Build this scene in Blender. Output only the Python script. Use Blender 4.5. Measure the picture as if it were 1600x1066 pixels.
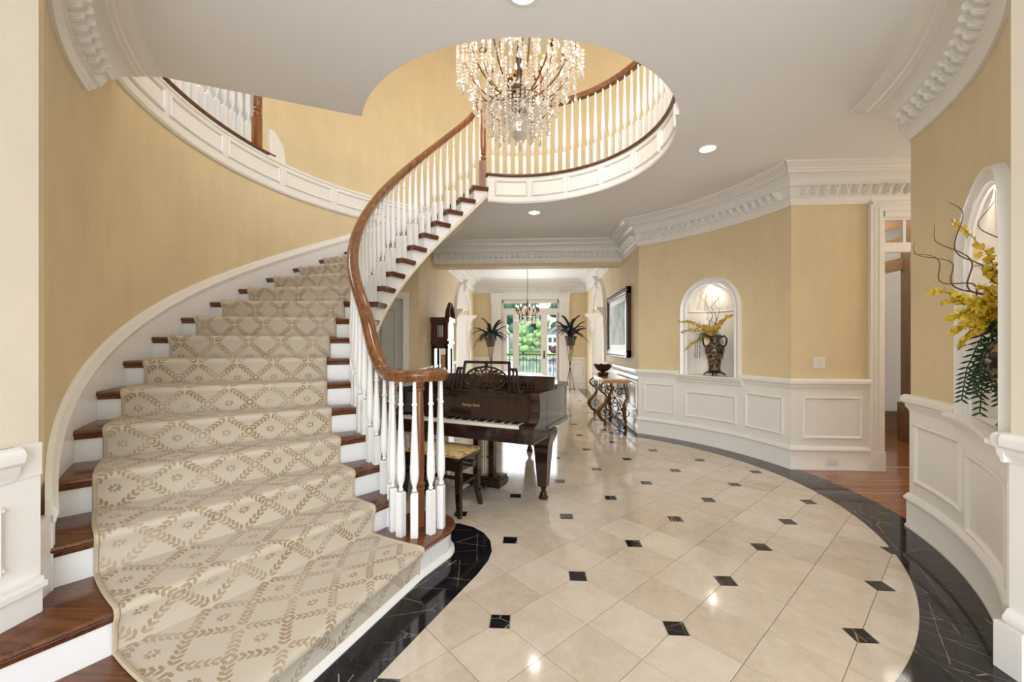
import bpy, math, random
RAD = math.radians
from mathutils import Vector, Matrix
random.seed(7)
PI = math.pi
for o in list(bpy.data.objects): bpy.data.objects.remove(o, do_unlink=True)
scene = bpy.context.scene
COL = scene.collection

# ------------------------------------------------------------------ camera
cam_d = bpy.data.cameras.new('camera'); cam = bpy.data.objects.new('camera', cam_d); COL.objects.link(cam)
cam.location = (0, 0, 1.3866); cam.rotation_euler = (PI/2, 0, math.radians(3.339))
cam_d.sensor_width = 36; cam_d.lens = 644.05/1600*36
cam_d.shift_x = 2.7/1600; cam_d.shift_y = 6.1/1600; cam_d.clip_start = .05; cam_d.clip_end = 400
scene.camera = cam
# ------------------------------------------------------------------ view, world, lights
vs = scene.view_settings
vs.view_transform = 'Standard'; vs.look = 'None'; vs.exposure = 0.12; vs.gamma = 1; vs.use_curve_mapping = False
w = bpy.data.worlds.new('world'); scene.world = w; w.use_nodes = True
nt = w.node_tree; bg = nt.nodes['Background']
sky = nt.nodes.new('ShaderNodeTexSky'); sky.sky_type = 'NISHITA'; sky.sun_disc = False
sky.sun_elevation = math.radians(48); sky.sun_rotation = math.radians(200); sky.air_density = 1.2; sky.dust_density = 2.5
nt.links.new(sky.outputs[0], bg.inputs[0]); bg.inputs[1].default_value = 0.32

def area(name, loc, rot, sx, sy, power, col=(1, 1, 1), spread=PI):
    d = bpy.data.lights.new(name, 'AREA'); d.shape = 'RECTANGLE'; d.size = sx; d.size_y = sy
    d.energy = power; d.color = col; d.spread = spread
    o = bpy.data.objects.new(name, d); COL.objects.link(o); o.location = loc; o.rotation_euler = rot
    return o
# daylight entering through the glazed front entrance behind the viewer (faces +Y)
area('entrance_daylight', (0.05, -1.9, 1.55), (RAD(100), 0, 0), 2.9, 2.6, 118, (.86, .93, 1.0))
# added stairwell light, as from an unseen upper window (faces +Y, a little down)
area('stairwell_fill', (0.0, 0.75, 5.1), (math.radians(72), 0, 0), 3.0, 2.0, 62, (.98, .97, .96))
# daylight through the garden doors and the side rooms' windows
area('garden_door_daylight', (-.15, 13.02, 1.45), (-PI/2, 0, 0), 1.7, 2.5, 62, (.95, .98, 1))
area('side_window_daylight', (4.6, 10.6, 1.8), (0, PI/2, 0), 2.2, 2.4, 70, (1, .98, .95))
area('side_window_daylight', (-4.9, 10.9, 1.8), (0, -PI/2, 0), 2.2, 2.4, 75, (.95, .98, 1))
area('passage_area_light', (5.9, 4.1, 2.3), (0, PI/2, 0), 1.6, 1.2, 26, (1, .95, .88))  # area light inside the passage, facing the foyer; the end wall is closed

# ------------------------------------------------------------------ constants
CX, CY, R = -0.15, 4.06, 3.10      # centre and radius of the round foyer
H = 0.1815                          # riser height
ZC = 3.33                           # ceiling
Z2 = 20*H                           # upper floor
RAD = math.radians
def pol(a, r, z=0.0):
    a = RAD(a); return (CX+r*math.cos(a), CY+r*math.sin(a), z)
def nose(k):                        # angle of the nosing of step k
    return 252.0 if k == 1 else 240.3-7.2*(k-2)
def kf(a): return 2+(240.3-a)/7.2   # (fractional) step at an angle
def lerp_tab(tab, x):
    if x <= tab[0][0]: return tab[0][1]
    for (x0, y0), (x1, y1) in zip(tab, tab[1:]):
        if x <= x1: return y0+(y1-y0)*(x-x0)/(x1-x0)
    return tab[-1][1]
def rb(a): return lerp_tab([(100, 1.455), (145, 1.47), (180, 1.49), (210, 1.54), (262, 1.55)], a)

# ------------------------------------------------------------------ materials
def lin(c): return tuple(((v/255)/12.92 if v <= 10.3 else ((v/255+.055)/1.055)**2.4) for v in c)+(1,)
MATS = {}
class NG:
    """small helper around a node tree"""
    def __init__(s, name):
        s.m = bpy.data.materials.new(name); s.m.use_nodes = True; s.t = s.m.node_tree
        s.b = s.t.nodes['Principled BSDF']; MATS[name] = s.m
    def n(s, typ, **kw):
        nd = s.t.nodes.new(typ)
        for k, v in kw.items():
            if k.startswith('i_'):
                key = k[2:]; nd.inputs[int(key) if key.isdigit() else key].default_value = v
            else: setattr(nd, k, v)
        return nd
    def l(s, a, b): s.t.links.new(a, b)
    def coord(s, kind='Object', scale=(1, 1, 1), rot=(0, 0, 0)):
        tc = s.n('ShaderNodeTexCoord'); mp = s.n('ShaderNodeMapping')
        mp.inputs['Scale'].default_value = scale; mp.inputs['Rotation'].default_value = rot
        s.l(tc.outputs[kind], mp.inputs['Vector']); return mp.outputs[0]
    def shuffle(s, v, amt=(37, 23, 11)):
        oi = s.n('ShaderNodeObjectInfo'); mu = s.n('ShaderNodeVectorMath', operation='SCALE'); mu.inputs[0].default_value = amt; s.l(oi.outputs['Random'], mu.inputs['Scale'])
        ad = s.n('ShaderNodeVectorMath', operation='ADD'); s.l(v, ad.inputs[0]); s.l(mu.outputs[0], ad.inputs[1]); return ad.outputs[0]
    def math(s, op, a, b=None):
        nd = s.n('ShaderNodeMath', operation=op)
        for i, v in enumerate((a, b)):
            if v is None: continue
            if isinstance(v, (int, float)): nd.inputs[i].default_value = v
            else: s.l(v, nd.inputs[i])
        return nd.outputs[0]
    def ramp(s, fac, stops):
        r = s.n('ShaderNodeValToRGB'); e = r.color_ramp.elements
        while len(e) < len(stops): e.new(.5)
        for el, (p, c) in zip(e, stops): el.position = p; el.color = c
        s.l(fac, r.inputs[0]); return r.outputs[0]
    def noise(s, vec, scale, detail=4, rough=.55, dist=0):
        nd = s.n('ShaderNodeTexNoise'); nd.inputs['Scale'].default_value = scale
        nd.inputs['Detail'].default_value = detail; nd.inputs['Roughness'].default_value = rough
        nd.inputs['Distortion'].default_value = dist
        if vec is not None: s.l(vec, nd.inputs['Vector'])
        return nd.outputs['Fac']
    def bump(s, h, strength=.2, dist=.01):
        b = s.n('ShaderNodeBump'); b.inputs['Strength'].default_value = strength; b.inputs['Distance'].default_value = dist
        s.l(h, b.inputs['Height']); s.l(b.outputs[0], s.b.inputs['Normal'])
    def set(s, **kw):
        for k, v in kw.items(): s.b.inputs[k.replace('_', ' ')].default_value = v
        return s
def plain(name, c, rough=.5, metal=0, **kw):
    g = NG(name); g.set(Base_Color=lin(c), Roughness=rough, Metallic=metal)
    v = g.noise(g.coord(), 9, 3); col = lin(c)
    f = lambda q: tuple(min(1, x*q) for x in col[:3])+(1,)
    q_ = .012 if min(c) > 225 else .05
    g.l(g.ramp(v, [(.3, f(1-q_)), (.7, f(1+q_*.8))]), g.b.inputs['Base Color'])
    for k, x in kw.items(): g.b.inputs[k.replace('_', ' ')].default_value = x
    return g
def plaster(name, c, amt=.1):
    g = NG(name); v = g.coord()
    a = g.noise(v, 1.6, 5, .6); b = g.noise(g.coord(scale=(1, 1, .25)), 7, 4, .6)
    m = g.math('ADD', g.math('MULTIPLY', a, .6), g.math('MULTIPLY', b, .4)); col = lin(c)[:3]
    f = lambda q: tuple(min(1, x*q) for x in col)+(1,)
    g.l(g.ramp(m, [(.33, f(1-amt)), (.66, f(1+amt*.7))]), g.b.inputs['Base Color'])
    g.set(Roughness=.62); g.bump(g.noise(v, 60, 3), .06, .004); return g
plaster('wall_paint', (228, 208, 168), .075); plaster('ceiling_paint', (243, 242, 241), .012)
plaster('cream_paint', (230, 220, 202), .04)
plain('white_trim', (243, 240, 235), .28); plain('white_paint', (241, 240, 238), .35)
plain('white_gloss', (245, 244, 242), .15)
def wood(name, c1, c2, rough=.22, axis='X', scale=1.0, coat=.3):
    g = NG(name)
    sc = {'X': (1.2, 16, 16), 'Y': (16, 1.2, 16), 'Z': (16, 16, 1.2)}[axis]
    oi = g.n('ShaderNodeObjectInfo'); v = g.coord(scale=tuple(x*scale for x in sc))
    ad = g.n('ShaderNodeVectorMath', operation='ADD'); g.l(v, ad.inputs[0])
    mu = g.n('ShaderNodeVectorMath', operation='SCALE'); mu.inputs[0].default_value = (13, 7, 5); g.l(oi.outputs['Random'], mu.inputs['Scale'])
    g.l(mu.outputs[0], ad.inputs[1]); v = ad.outputs[0]
    a = g.noise(v, 2.2, 6, .65, .6); fine = g.noise(v, 9, 3, .6)
    m = g.math('ADD', g.math('MULTIPLY', a, .75), g.math('MULTIPLY', fine, .25))
    m = g.math('ADD', m, g.math('MULTIPLY', g.math('SUBTRACT', oi.outputs['Random'], .5), .12))
    g.l(g.ramp(m, [(.32, lin(c1)), (.68, lin(c2))]), g.b.inputs['Base Color'])
    g.set(Roughness=rough, Coat_Weight=coat, Coat_Roughness=.1); g.bump(fine, .05, .003); return g
wood('tread_wood', (66, 34, 18), (124, 72, 38), .25); wood('rail_wood', (84, 47, 22), (164, 102, 56), .2, 'Z', .9)
wood('floor_wood', (104, 58, 30), (168, 106, 62), .18); wood('piano_wood', (24, 12, 8), (52, 27, 18), .09, 'X', .8, .7)
wood('clock_wood', (40, 16, 12), (80, 34, 24), .18, 'Z'); wood('oak_trim', (98, 74, 52), (142, 112, 82), .3, 'Z')
wood('oak_board', (98, 74, 52), (142, 112, 82), .3, 'X')
# crema tiles
g = NG('tile_stone'); oi = g.n('ShaderNodeObjectInfo'); v = g.shuffle(g.coord('Object'))
a = g.noise(v, 5, 6, .65, .5); b = g.noise(v, 24, 4, .7)
m = g.math('ADD', g.math('MULTIPLY', a, .65), g.math('MULTIPLY', b, .35))
m = g.math('ADD', m, g.math('MULTIPLY', g.math('SUBTRACT', oi.outputs['Random'], .5), .22))
g.l(g.ramp(m, [(.25, lin((190, 174, 154))), (.5, lin((209, 195, 177))), (.75, lin((221, 210, 195)))]), g.b.inputs['Base Color'])
g.set(Roughness=.09); g.b.inputs['Specular IOR Level'].default_value = .55
def blackmarble(name, base):
    g = NG(name); v = g.shuffle(g.coord('Object')); v2 = g.shuffle(g.coord('Object', (1.0, .26, 1), (0, 0, RAD(32))))
    ad = g.n('ShaderNodeVectorMath', operation='ADD'); g.l(v2, ad.inputs[0])
    nz = g.n('ShaderNodeTexNoise'); nz.inputs['Scale'].default_value = 3; g.l(v, nz.inputs['Vector'])
    sc = g.n('ShaderNodeVectorMath', operation='SCALE'); g.l(nz.outputs['Color'], sc.inputs[0]); sc.inputs['Scale'].default_value = .015
    g.l(sc.outputs[0], ad.inputs[1])
    vo = g.n('ShaderNodeTexVoronoi', feature='DISTANCE_TO_EDGE'); vo.inputs['Scale'].default_value = 3.0; g.l(ad.outputs[0], vo.inputs['Vector'])
    vo2 = g.n('ShaderNodeTexVoronoi', feature='DISTANCE_TO_EDGE'); vo2.inputs['Scale'].default_value = 7.0
    v3 = g.shuffle(g.coord('Object', (.3, 1.0, 1), (0, 0, RAD(-14)))); g.l(v3, vo2.inputs['Vector'])
    mask = g.ramp(g.noise(v, 4.5, 3), [(.38, (0, 0, 0, 1)), (.54, (1, 1, 1, 1))])
    l1 = g.ramp(vo.outputs['Distance'], [(0, (.9, .9, .9, 1)), (.0045, (0, 0, 0, 1))])
    l2 = g.ramp(vo2.outputs['Distance'], [(0, (.6, .6, .6, 1)), (.010, (0, 0, 0, 1))])
    s = g.math('MULTIPLY', g.math('ADD', l1, l2), mask)
    mx = g.n('ShaderNodeMix', data_type='RGBA'); g.l(s, mx.inputs['Factor'])
    mx.inputs[6].default_value = lin(base); mx.inputs[7].default_value = lin((176, 170, 162))
    g.l(mx.outputs[2], g.b.inputs['Base Color']); g.set(Roughness=.07)
blackmarble('black_marble', (24, 24, 28))
plain('grout', (168, 148, 124), .7); plain('black_iron', (26, 24, 24), .4, .6); plain('bronze', (72, 46, 28), .35, .6)
plain('gold_bronze', (120, 78, 36), .35, .7); plain('brass', (190, 150, 84), .25, 1.0); plain('dark_metal', (70, 66, 62), .3, .9)
plain('pot_brown', (92, 62, 56), .5); plain('leaf_dark', (38, 46, 36), .5); plain('leaf_green', (38, 66, 42), .5)
plain('twig_brown', (98, 66, 44), .6); plain('petal_yellow', (216, 184, 50), .5); plain('petal_center', (150, 70, 24), .5)
plain('ivory', (240, 232, 214), .25); plain('key_black', (14, 12, 12), .2); plain('plastic_white', (238, 236, 230), .35)
plain('shell_white', (244, 238, 230), .2); plain('marble_cream', (206, 180, 142), .12); plain('door_paint', (196, 200, 192), .3)
plain('gilt_letter', (214, 188, 138), .35, .4)
g = plain('glass_pane', (250, 250, 250), .02); g.set(Transmission_Weight=1.0, IOR=1.05)
# crystal: mostly clear, sparkling
g = NG('crystal'); tr = g.n('ShaderNodeBsdfTransparent'); tr.inputs[0].default_value = (.97, .96, .94, 1)
gl = g.n('ShaderNodeBsdfGlossy'); gl.inputs[0].default_value = (1, .98, .94, 1); gl.inputs['Roughness'].default_value = .08
df = g.n('ShaderNodeBsdfTranslucent'); df.inputs[0].default_value = (.95, .92, .88, 1)
m1 = g.n('ShaderNodeMixShader'); m1.inputs[0].default_value = .55; g.l(gl.outputs[0], m1.inputs[1]); g.l(df.outputs[0], m1.inputs[2])
m2 = g.n('ShaderNodeMixShader'); m2.inputs[0].default_value = .80; g.l(tr.outputs[0], m2.inputs[1]); g.l(m1.outputs[0], m2.inputs[2])
g.l(m2.outputs[0], g.t.nodes['Material Output'].inputs[0])
def emit(name, c, st):
    g = NG(name); g.set(Base_Color=lin(c), Emission_Color=lin(c), Emission_Strength=st)
emit('bulb_glow', (255, 226, 176), 14); emit('downlight_glow', (255, 244, 224), 9)
# carpet with garlands of leaves and rosettes (printed pattern in runner coordinates)
g = NG('carpet'); uv = g.n('ShaderNodeUVMap'); uv.uv_map = 'UVMap'
mp = g.n('ShaderNodeMapping'); mp.inputs['Scale'].default_value = (1/.25, 1/.24, 1); g.l(uv.outputs[0], mp.inputs[0])
fr = g.n('ShaderNodeVectorMath', operation='FRACTION'); g.l(mp.outputs[0], fr.inputs[0])
su = g.n('ShaderNodeVectorMath', operation='SUBTRACT'); g.l(fr.outputs[0], su.inputs[0]); su.inputs[1].default_value = (.5, .5, 0)
ab = g.n('ShaderNodeVectorMath', operation='ABSOLUTE'); g.l(su.outputs[0], ab.inputs[0]); cell = ab.outputs[0]
acc = None
def leaf_sdf(cx, cy, ang, la, lb):
    global acc
    s1 = g.n('ShaderNodeVectorMath', operation='SUBTRACT'); g.l(cell, s1.inputs[0]); s1.inputs[1].default_value = (cx, cy, 0)
    r1 = g.n('ShaderNodeVectorRotate', rotation_type='Z_AXIS'); g.l(s1.outputs[0], r1.inputs[0]); r1.inputs['Angle'].default_value = -RAD(ang)
    m_ = g.n('ShaderNodeVectorMath', operation='MULTIPLY'); g.l(r1.outputs[0], m_.inputs[0]); m_.inputs[1].default_value = (1/la, 1/lb, 0)
    ln = g.n('ShaderNodeVectorMath', operation='LENGTH'); g.l(m_.outputs[0], ln.inputs[0])
    acc = ln.outputs['Value'] if acc is None else g.math('MINIMUM', acc, ln.outputs['Value'])
for t in (.10, .25, .40, .55, .70, .85):      # leaf pairs along the diamond's edge x+y=.5
    x0, y0 = .5*t, .5*(1-t)
    for an_ in (-4, -86): leaf_sdf(x0+.062*math.cos(RAD(an_)), y0+.062*math.sin(RAD(an_)), an_, .072, .032)
for ang in (0, 45, 90): leaf_sdf(.075*math.cos(RAD(ang)), .06*math.sin(RAD(ang)), ang, .040, .022)
wob = g.noise(uv.outputs[0], 70, 2); d_ = g.math('ADD', acc, g.math('MULTIPLY', g.math('SUBTRACT', wob, .5), 1.3))
mask = g.ramp(d_, [(.82, (1, 1, 1, 1)), (1.08, (0, 0, 0, 1))])
wear = g.ramp(g.noise(uv.outputs[0], 5, 3), [(.34, (.35, .35, .35, 1)), (.62, (1, 1, 1, 1))])
mx = g.n('ShaderNodeMix', data_type='RGBA'); g.l(g.math('MULTIPLY', mask, g.math('MULTIPLY', wear, .74)), mx.inputs['Factor'])
base = g.ramp(g.noise(uv.outputs[0], 420, 2), [(.3, lin((194, 180, 158))), (.7, lin((224, 213, 196)))])
g.l(base, mx.inputs[6]); mx.inputs[7].default_value = lin((146, 116, 70)); g.l(mx.outputs[2], g.b.inputs['Base Color'])
g.set(Roughness=.95); g.b.inputs['Specular IOR Level'].default_value = .1; g.b.inputs['Sheen Weight'].default_value = .25
g.bump(g.noise(uv.outputs[0], 500, 2), .5, .006)
plain('carpet_binding', (192, 176, 150), .9)
# tapestry of the bench, urn mosaic, canvas
g = NG('tapestry'); v = g.coord('Object'); a = g.noise(v, 26, 4, .6, 1.0)
g.l(g.ramp(a, [(.36, lin((120, 58, 40))), (.46, lin((206, 176, 116))), (.62, lin((214, 190, 134))), (.74, lin((110, 104, 58)))]), g.b.inputs['Base Color']); g.set(Roughness=.85)
g = NG('urn_mosaic'); v = g.coord('Object'); vo = g.n('ShaderNodeTexVoronoi'); vo.inputs['Scale'].default_value = 42; g.l(v, vo.inputs['Vector'])
sp = g.n('ShaderNodeSeparateColor'); g.l(vo.outputs['Color'], sp.inputs[0])
g.l(g.ramp(sp.outputs[0], [(.0, lin((34, 28, 24))), (.4, lin((70, 46, 34))), (.6, lin((150, 116, 84))), (.85, lin((40, 44, 40))), (1, lin((190, 168, 140)))]), g.b.inputs['Base Color']); g.set(Roughness=.25)
g = NG('canvas_print'); v = g.coord('Object', scale=(1, 1.2, .9)); a = g.noise(v, 2.4, 6, .65, .8)
g.l(g.ramp(a, [(.32, lin((70, 96, 90))), (.45, lin((150, 172, 166))), (.6, lin((206, 214, 204))), (.72, lin((226, 214, 180)))]), g.b.inputs['Base Color']); g.set(Roughness=.5)
# outdoors
plain('lawn_green', (150, 176, 106), .9); plain('water_pale', (206, 216, 220), .06); plain('house_white', (228, 226, 222), .7)
plain('roof_grey', (150, 152, 160), .8); plain('shrub_plum', (96, 60, 74), .8); plain('window_dark', (70, 78, 88), .2)
def foliage(name, c):
    g = NG(name); a = g.noise(g.coord('Object'), 3.2, 5, .7); f = lambda q: tuple(min(1, x*q) for x in lin(c)[:3])+(1,)
    g.l(g.ramp(a, [(.35, f(.55)), (.65, f(1.35))]), g.b.inputs['Base Color']); g.set(Roughness=.9)
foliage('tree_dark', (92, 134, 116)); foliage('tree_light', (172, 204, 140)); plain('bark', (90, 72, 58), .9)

# ------------------------------------------------------------------ mesh building
class MB:
    def __init__(s): s.v = []; s.f = []; s.uv = None
    def add(s, vs, fs):
        o = len(s.v); s.v += [tuple(p) for p in vs]; s.f += [tuple(i+o for i in f) for f in fs]; return s
    def box(s, x0, x1, y0, y1, z0, z1):
        return s.add([(x0, y0, z0), (x1, y0, z0), (x1, y1, z0), (x0, y1, z0), (x0, y0, z1), (x1, y0, z1), (x1, y1, z1), (x0, y1, z1)],
                     [(3, 2, 1, 0), (4, 5, 6, 7), (0, 1, 5, 4), (1, 2, 6, 5), (2, 3, 7, 6), (3, 0, 4, 7)])
    def sections(s, secs, closed=True, caps=True, loop=False):
        n = len(secs[0]); o = len(s.v)
        for c in secs: s.v += [tuple(p) for p in c]
        m = len(secs)
        for i in range(m if loop else m-1):
            i2 = (i+1) % m
            for j in range(n if closed else n-1):
                k = (j+1) % n
                s.f.append((o+i*n+j, o+i*n+k, o+i2*n+k, o+i2*n+j))
        if caps and closed and not loop:
            s.f.append(tuple(o+j for j in reversed(range(n)))); s.f.append(tuple(o+(m-1)*n+j for j in range(n)))
        return s
    def prism(s, poly, z0, z1):
        return s.sections([[(x, y, z0) for x, y in poly], [(x, y, z1) for x, y in poly]])
    def lathe(s, prof, c=(0, 0, 0), n=12, caps=True):
        return s.sections([[(c[0]+r*math.cos(2*PI*j/n), c[1]+r*math.sin(2*PI*j/n), c[2]+z) for j in range(n)] for r, z in prof], True, caps)
    def tube(s, pts, rad, n=8, caps=True, flat=1.0):
        pts = [Vector(p) for p in pts]; secs = []; prev = None
        for i, p in enumerate(pts):
            t = (pts[min(i+1, len(pts)-1)]-pts[max(i-1, 0)]).normalized()
            if prev is None:
                up = Vector((0, 0, 1)) if abs(t.z) < .9 else Vector((1, 0, 0)); u = t.cross(up).normalized()
            else: u = (prev-t*prev.dot(t)).normalized()
            prev = u; q = t.cross(u); r = rad[i] if isinstance(rad, (list, tuple)) else rad
            secs.append([p+u*(r*math.cos(2*PI*j/n))+q*(r*flat*math.sin(2*PI*j/n)) for j in range(n)])
        return s.sections(secs, True, caps)
    def ball(s, c, r, n=10, m=6, sc=(1, 1, 1)):
        prof = [(max(1e-4, math.sin(PI*i/m)), -math.cos(PI*i/m)) for i in range(m+1)]
        return s.sections([[(c[0]+r*sc[0]*q*math.cos(2*PI*j/n), c[1]+r*sc[1]*q*math.sin(2*PI*j/n), c[2]+r*sc[2]*z) for j in range(n)] for q, z in prof])
    def xf(s, M):
        s.v = [tuple(M @ Vector(p)) for p in s.v]; return s
    def mesh(s, name, m, smooth=40, off=(0, 0, 0)):
        me = bpy.data.meshes.new(name)
        me.from_pydata([(x-off[0], y-off[1], z-off[2]) for x, y, z in s.v], [], s.f)
        me.materials.append(MATS[m])
        if s.uv:
            ul = me.uv_layers.new(name='UVMap')
            for lp in me.loops: ul.data[lp.index].uv = s.uv[lp.vertex_index]
        if smooth:
            for p in me.polygons: p.use_smooth = True
            me.set_sharp_from_angle(angle=RAD(smooth))
        me.update(); return me
    def build(s, name, m, parent=None, smooth=40, off=None):
        if off is None: off = WLOC.get(parent.name, (0, 0, 0)) if parent else (0, 0, 0)
        return link(name, s.mesh(name, m, smooth, off), parent)
    def fix(s):
        return s
WLOC = {}                             # world location of roots built in world coordinates
def link(name, me, parent=None):
    o = bpy.data.objects.new(name, me); COL.objects.link(o); o.parent = parent; return o
def tag(o, label=None, cat=None, group=None, kind=None):
    if label: o['label'] = label
    if cat: o['category'] = cat
    if group: o['group'] = group
    if kind: o['kind'] = kind
    return o
def thing(name, loc, label, cat, group=None, rotz=0, world=False, kind=None):
    o = bpy.data.objects.new(name, None); COL.objects.link(o); o.location = loc; o.rotation_euler = (0, 0, rotz)
    o.empty_display_size = .1; tag(o, label, cat, group, kind)
    if world: WLOC[o.name] = tuple(loc)
    return o
def piece(name, me, parent, loc=(0, 0, 0), rot=(0, 0, 0), sc=(1, 1, 1)):
    o = link(name, me, parent); o.location = loc; o.rotation_euler = rot; o.scale = sc; return o
def rel(root, p): q = WLOC.get(root.name, (0, 0, 0)); return (p[0]-q[0], p[1]-q[1], p[2]-q[2])
def struct(mb, name, m, label, cat, smooth=40):
    return tag(mb.build(name, m, None, smooth), label, cat, None, 'structure')
def call(f, x): return f(x) if callable(f) else f
def arc_prof(mb, prof, a0, a1, rw=R, step=1.5):
    """sweep profile (offset into the room, z) along the round wall; a0/a1 may depend on the offset"""
    n = max(2, int(abs(call(a1, 0)-call(a0, 0))/step)+1)
    mb.sections([[pol(call(a0, o)+(call(a1, o)-call(a0, o))*i/n, rw-o, z) for o, z in prof] for i in range(n+1)])
    return mb
def line_prof(mb, prof, p0, p1, nrm, e0=0.0, e1=0.0):
    """sweep along a straight wall p0->p1; nrm points into the room; e0/e1 lengthen the ends per unit offset"""
    d = Vector((p1[0]-p0[0], p1[1]-p0[1])).normalized()
    f = lambda p, e: [(p[0]+nrm[0]*o+d.x*e*o, p[1]+nrm[1]*o+d.y*e*o, z) for o, z in prof]
    return mb.sections([f(p0, -e0), f(p1, e1)])
def arc_wall(mb, a0, a1, zlo, zhi, rw=R, th=.14, hole=None, step=1.0):
    """curved wall; hole(a) -> (z0, z1) or None; returns front, back and hole cheeks"""
    n = max(1, int(round(abs(a1-a0)/step)))
    for i in range(n):
        b0, b1 = a0+(a1-a0)*i/n, a0+(a1-a0)*(i+1)/n
        h0, h1 = (hole(b0), hole(b1)) if hole else (None, None)
        hm = hole((b0+b1)/2) if hole else None
        spans = [((zlo, zlo), (zhi, zhi))]
        if hm:
            h0 = h0 or (hm[0], hm[0] if False else hm[1]); h1 = h1 or hm
            spans = [((zlo, zlo), (h0[0], h1[0])), ((h0[1], h1[1]), (zhi, zhi))]
        for (l0, l1), (t0, t1) in spans:
            if t0-l0 < 1e-4 and t1-l1 < 1e-4: continue
            mb.add([pol(b0, rw, l0), pol(b1, rw, l1), pol(b1, rw, t1), pol(b0, rw, t0),
                    pol(b0, rw+th, l0), pol(b1, rw+th, l1), pol(b1, rw+th, t1), pol(b0, rw+th, t0)],
                   [(0, 1, 2, 3), (5, 4, 7, 6), (3, 2, 6, 7), (1, 0, 4, 5)] + ([(0, 3, 7, 4)] if i == 0 or hole else []) + ([(1, 5, 6, 2)] if i == n-1 or hole else []))
    return mb

# ================================================================== FLOOR
E1 = (.4313, -.4313); E2 = (.4313, .4313); O0 = (.2597, 2.4932); CUT = .068
floor = struct(MB().prism([(-2.2, -2.1), (2.2, -2.1), (2.2, 1.7), (3.2, 2.6), (3.2, 3.2), (6.6, 3.2), (6.6, 4.95), (3.2, 4.95), (2.6, 6.6), (1.8, 6.8), (1.8, 9.4), (5, 9.4), (5, 13.3),
    (-5.2, 13.3), (-5.2, 9.4), (-2.1, 9.4), (-2.1, 7.0), (-3.4, 5.8), (-3.4, 2), (-2.2, 1.4)], -.2, -.004), 'floor', 'grout', 'polished cream stone floor of the round foyer with black insets', 'floor')
tile_mat = 'tile_stone'
def in_floor(x, y):
    r = math.hypot(x-CX, y-CY)
    if r < 2.98: return True
    if -1.7 < x < 1.5 and 5.6 < y < 13.0: return True
    if -1.85 < x < 1.85 and -.5 < y < 1.6: return True
    return False
tiles = []; dots = []
hx, hy = E1[0]/2, E1[1]/2; kx, ky = E2[0]/2, E2[1]/2
L = math.hypot(hx, hy); cu = CUT/ L
gp = .0016/L
def tile_poly(i, j):
    """square cell (i,j)-(i+1,j+1) in tile units with the corner at the inset cut off"""
    lo, hi = gp, 1-gp; cs = [(lo, lo), (hi, lo), (hi, hi), (lo, hi)]; out = []
    idx = [(0, 0), (1, 0), (1, 1), (0, 1)]
    for n, ((a, b), (di, dj)) in enumerate(zip(cs, idx)):
        if (i+di) % 2 == 0 and (j+dj) % 2 == 0:
            sx, sy = (1 if di == 0 else -1), (1 if dj == 0 else -1); q = cu+gp*2
            p1, p2 = (a, b+sy*q), (a+sx*q, b)
            out += [p1, p2] if n in (0, 2) else [p2, p1]
        else: out.append((a, b))
    return out
for i in range(-40, 41):
    for j in range(-40, 41):
        cx, cy = O0[0]+hx*(i+.5)+kx*(j+.5), O0[1]+hy*(i+.5)+ky*(j+.5)
        if in_floor(cx, cy): tiles.append((math.hypot(cx, cy) if cy > .75 else 99, i, j, cx, cy))
        dx, dy = O0[0]+hx*i+kx*j, O0[1]+hy*i+ky*j
        if i % 2 == 0 and j % 2 == 0 and in_floor(dx, dy): dots.append((math.hypot(dx, dy), dx, dy))
def hidden(x, y):    # under the stairs
    a = math.degrees(math.atan2(y-CY, x-CX)) % 360; r = math.hypot(x-CX, y-CY)
    return (150 < a < 245 and r > 1.7) or abs(x/max(y, .01)+.0) > 1.5
tiles.sort(key=lambda t: (hidden(t[3], t[4]), t[0]))
tm = {}
rest = MB()
for n, (d, i, j, cx, cy) in enumerate(tiles):
    poly = [(hx*(a-.5)+kx*(b-.5), hy*(a-.5)+ky*(b-.5)) for a, b in tile_poly(i, j)]
    if n < 300:
        key = (i % 2, j % 2)
        if key not in tm: tm[key] = MB().prism(poly, -.006, 0).mesh('floor_tile', tile_mat, 0)
        piece('floor_tile', tm[key], floor, (cx, cy, 0))
    else: rest.prism([(cx+x, cy+y) for x, y in poly], -.006, 0)
tag(rest.build('floor_tile_field', tile_mat, floor, 0), None, None, None, 'stuff')
q = CUT-.001
dm = MB().prism([(0, -1.0*q), (1.0*q, 0), (0, 1.0*q), (-1.0*q, 0)], -.006, 0)
dm.xf(Matrix.Rotation(math.atan2(hy, hx)+PI/2*0, 4, 'Z')); dme = dm.mesh('inset_tile', 'black_marble', 0)
dots.sort()
for d, x, y in dots[:150]: piece('inset_tile', dme, floor, (x, y, 0))
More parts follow.
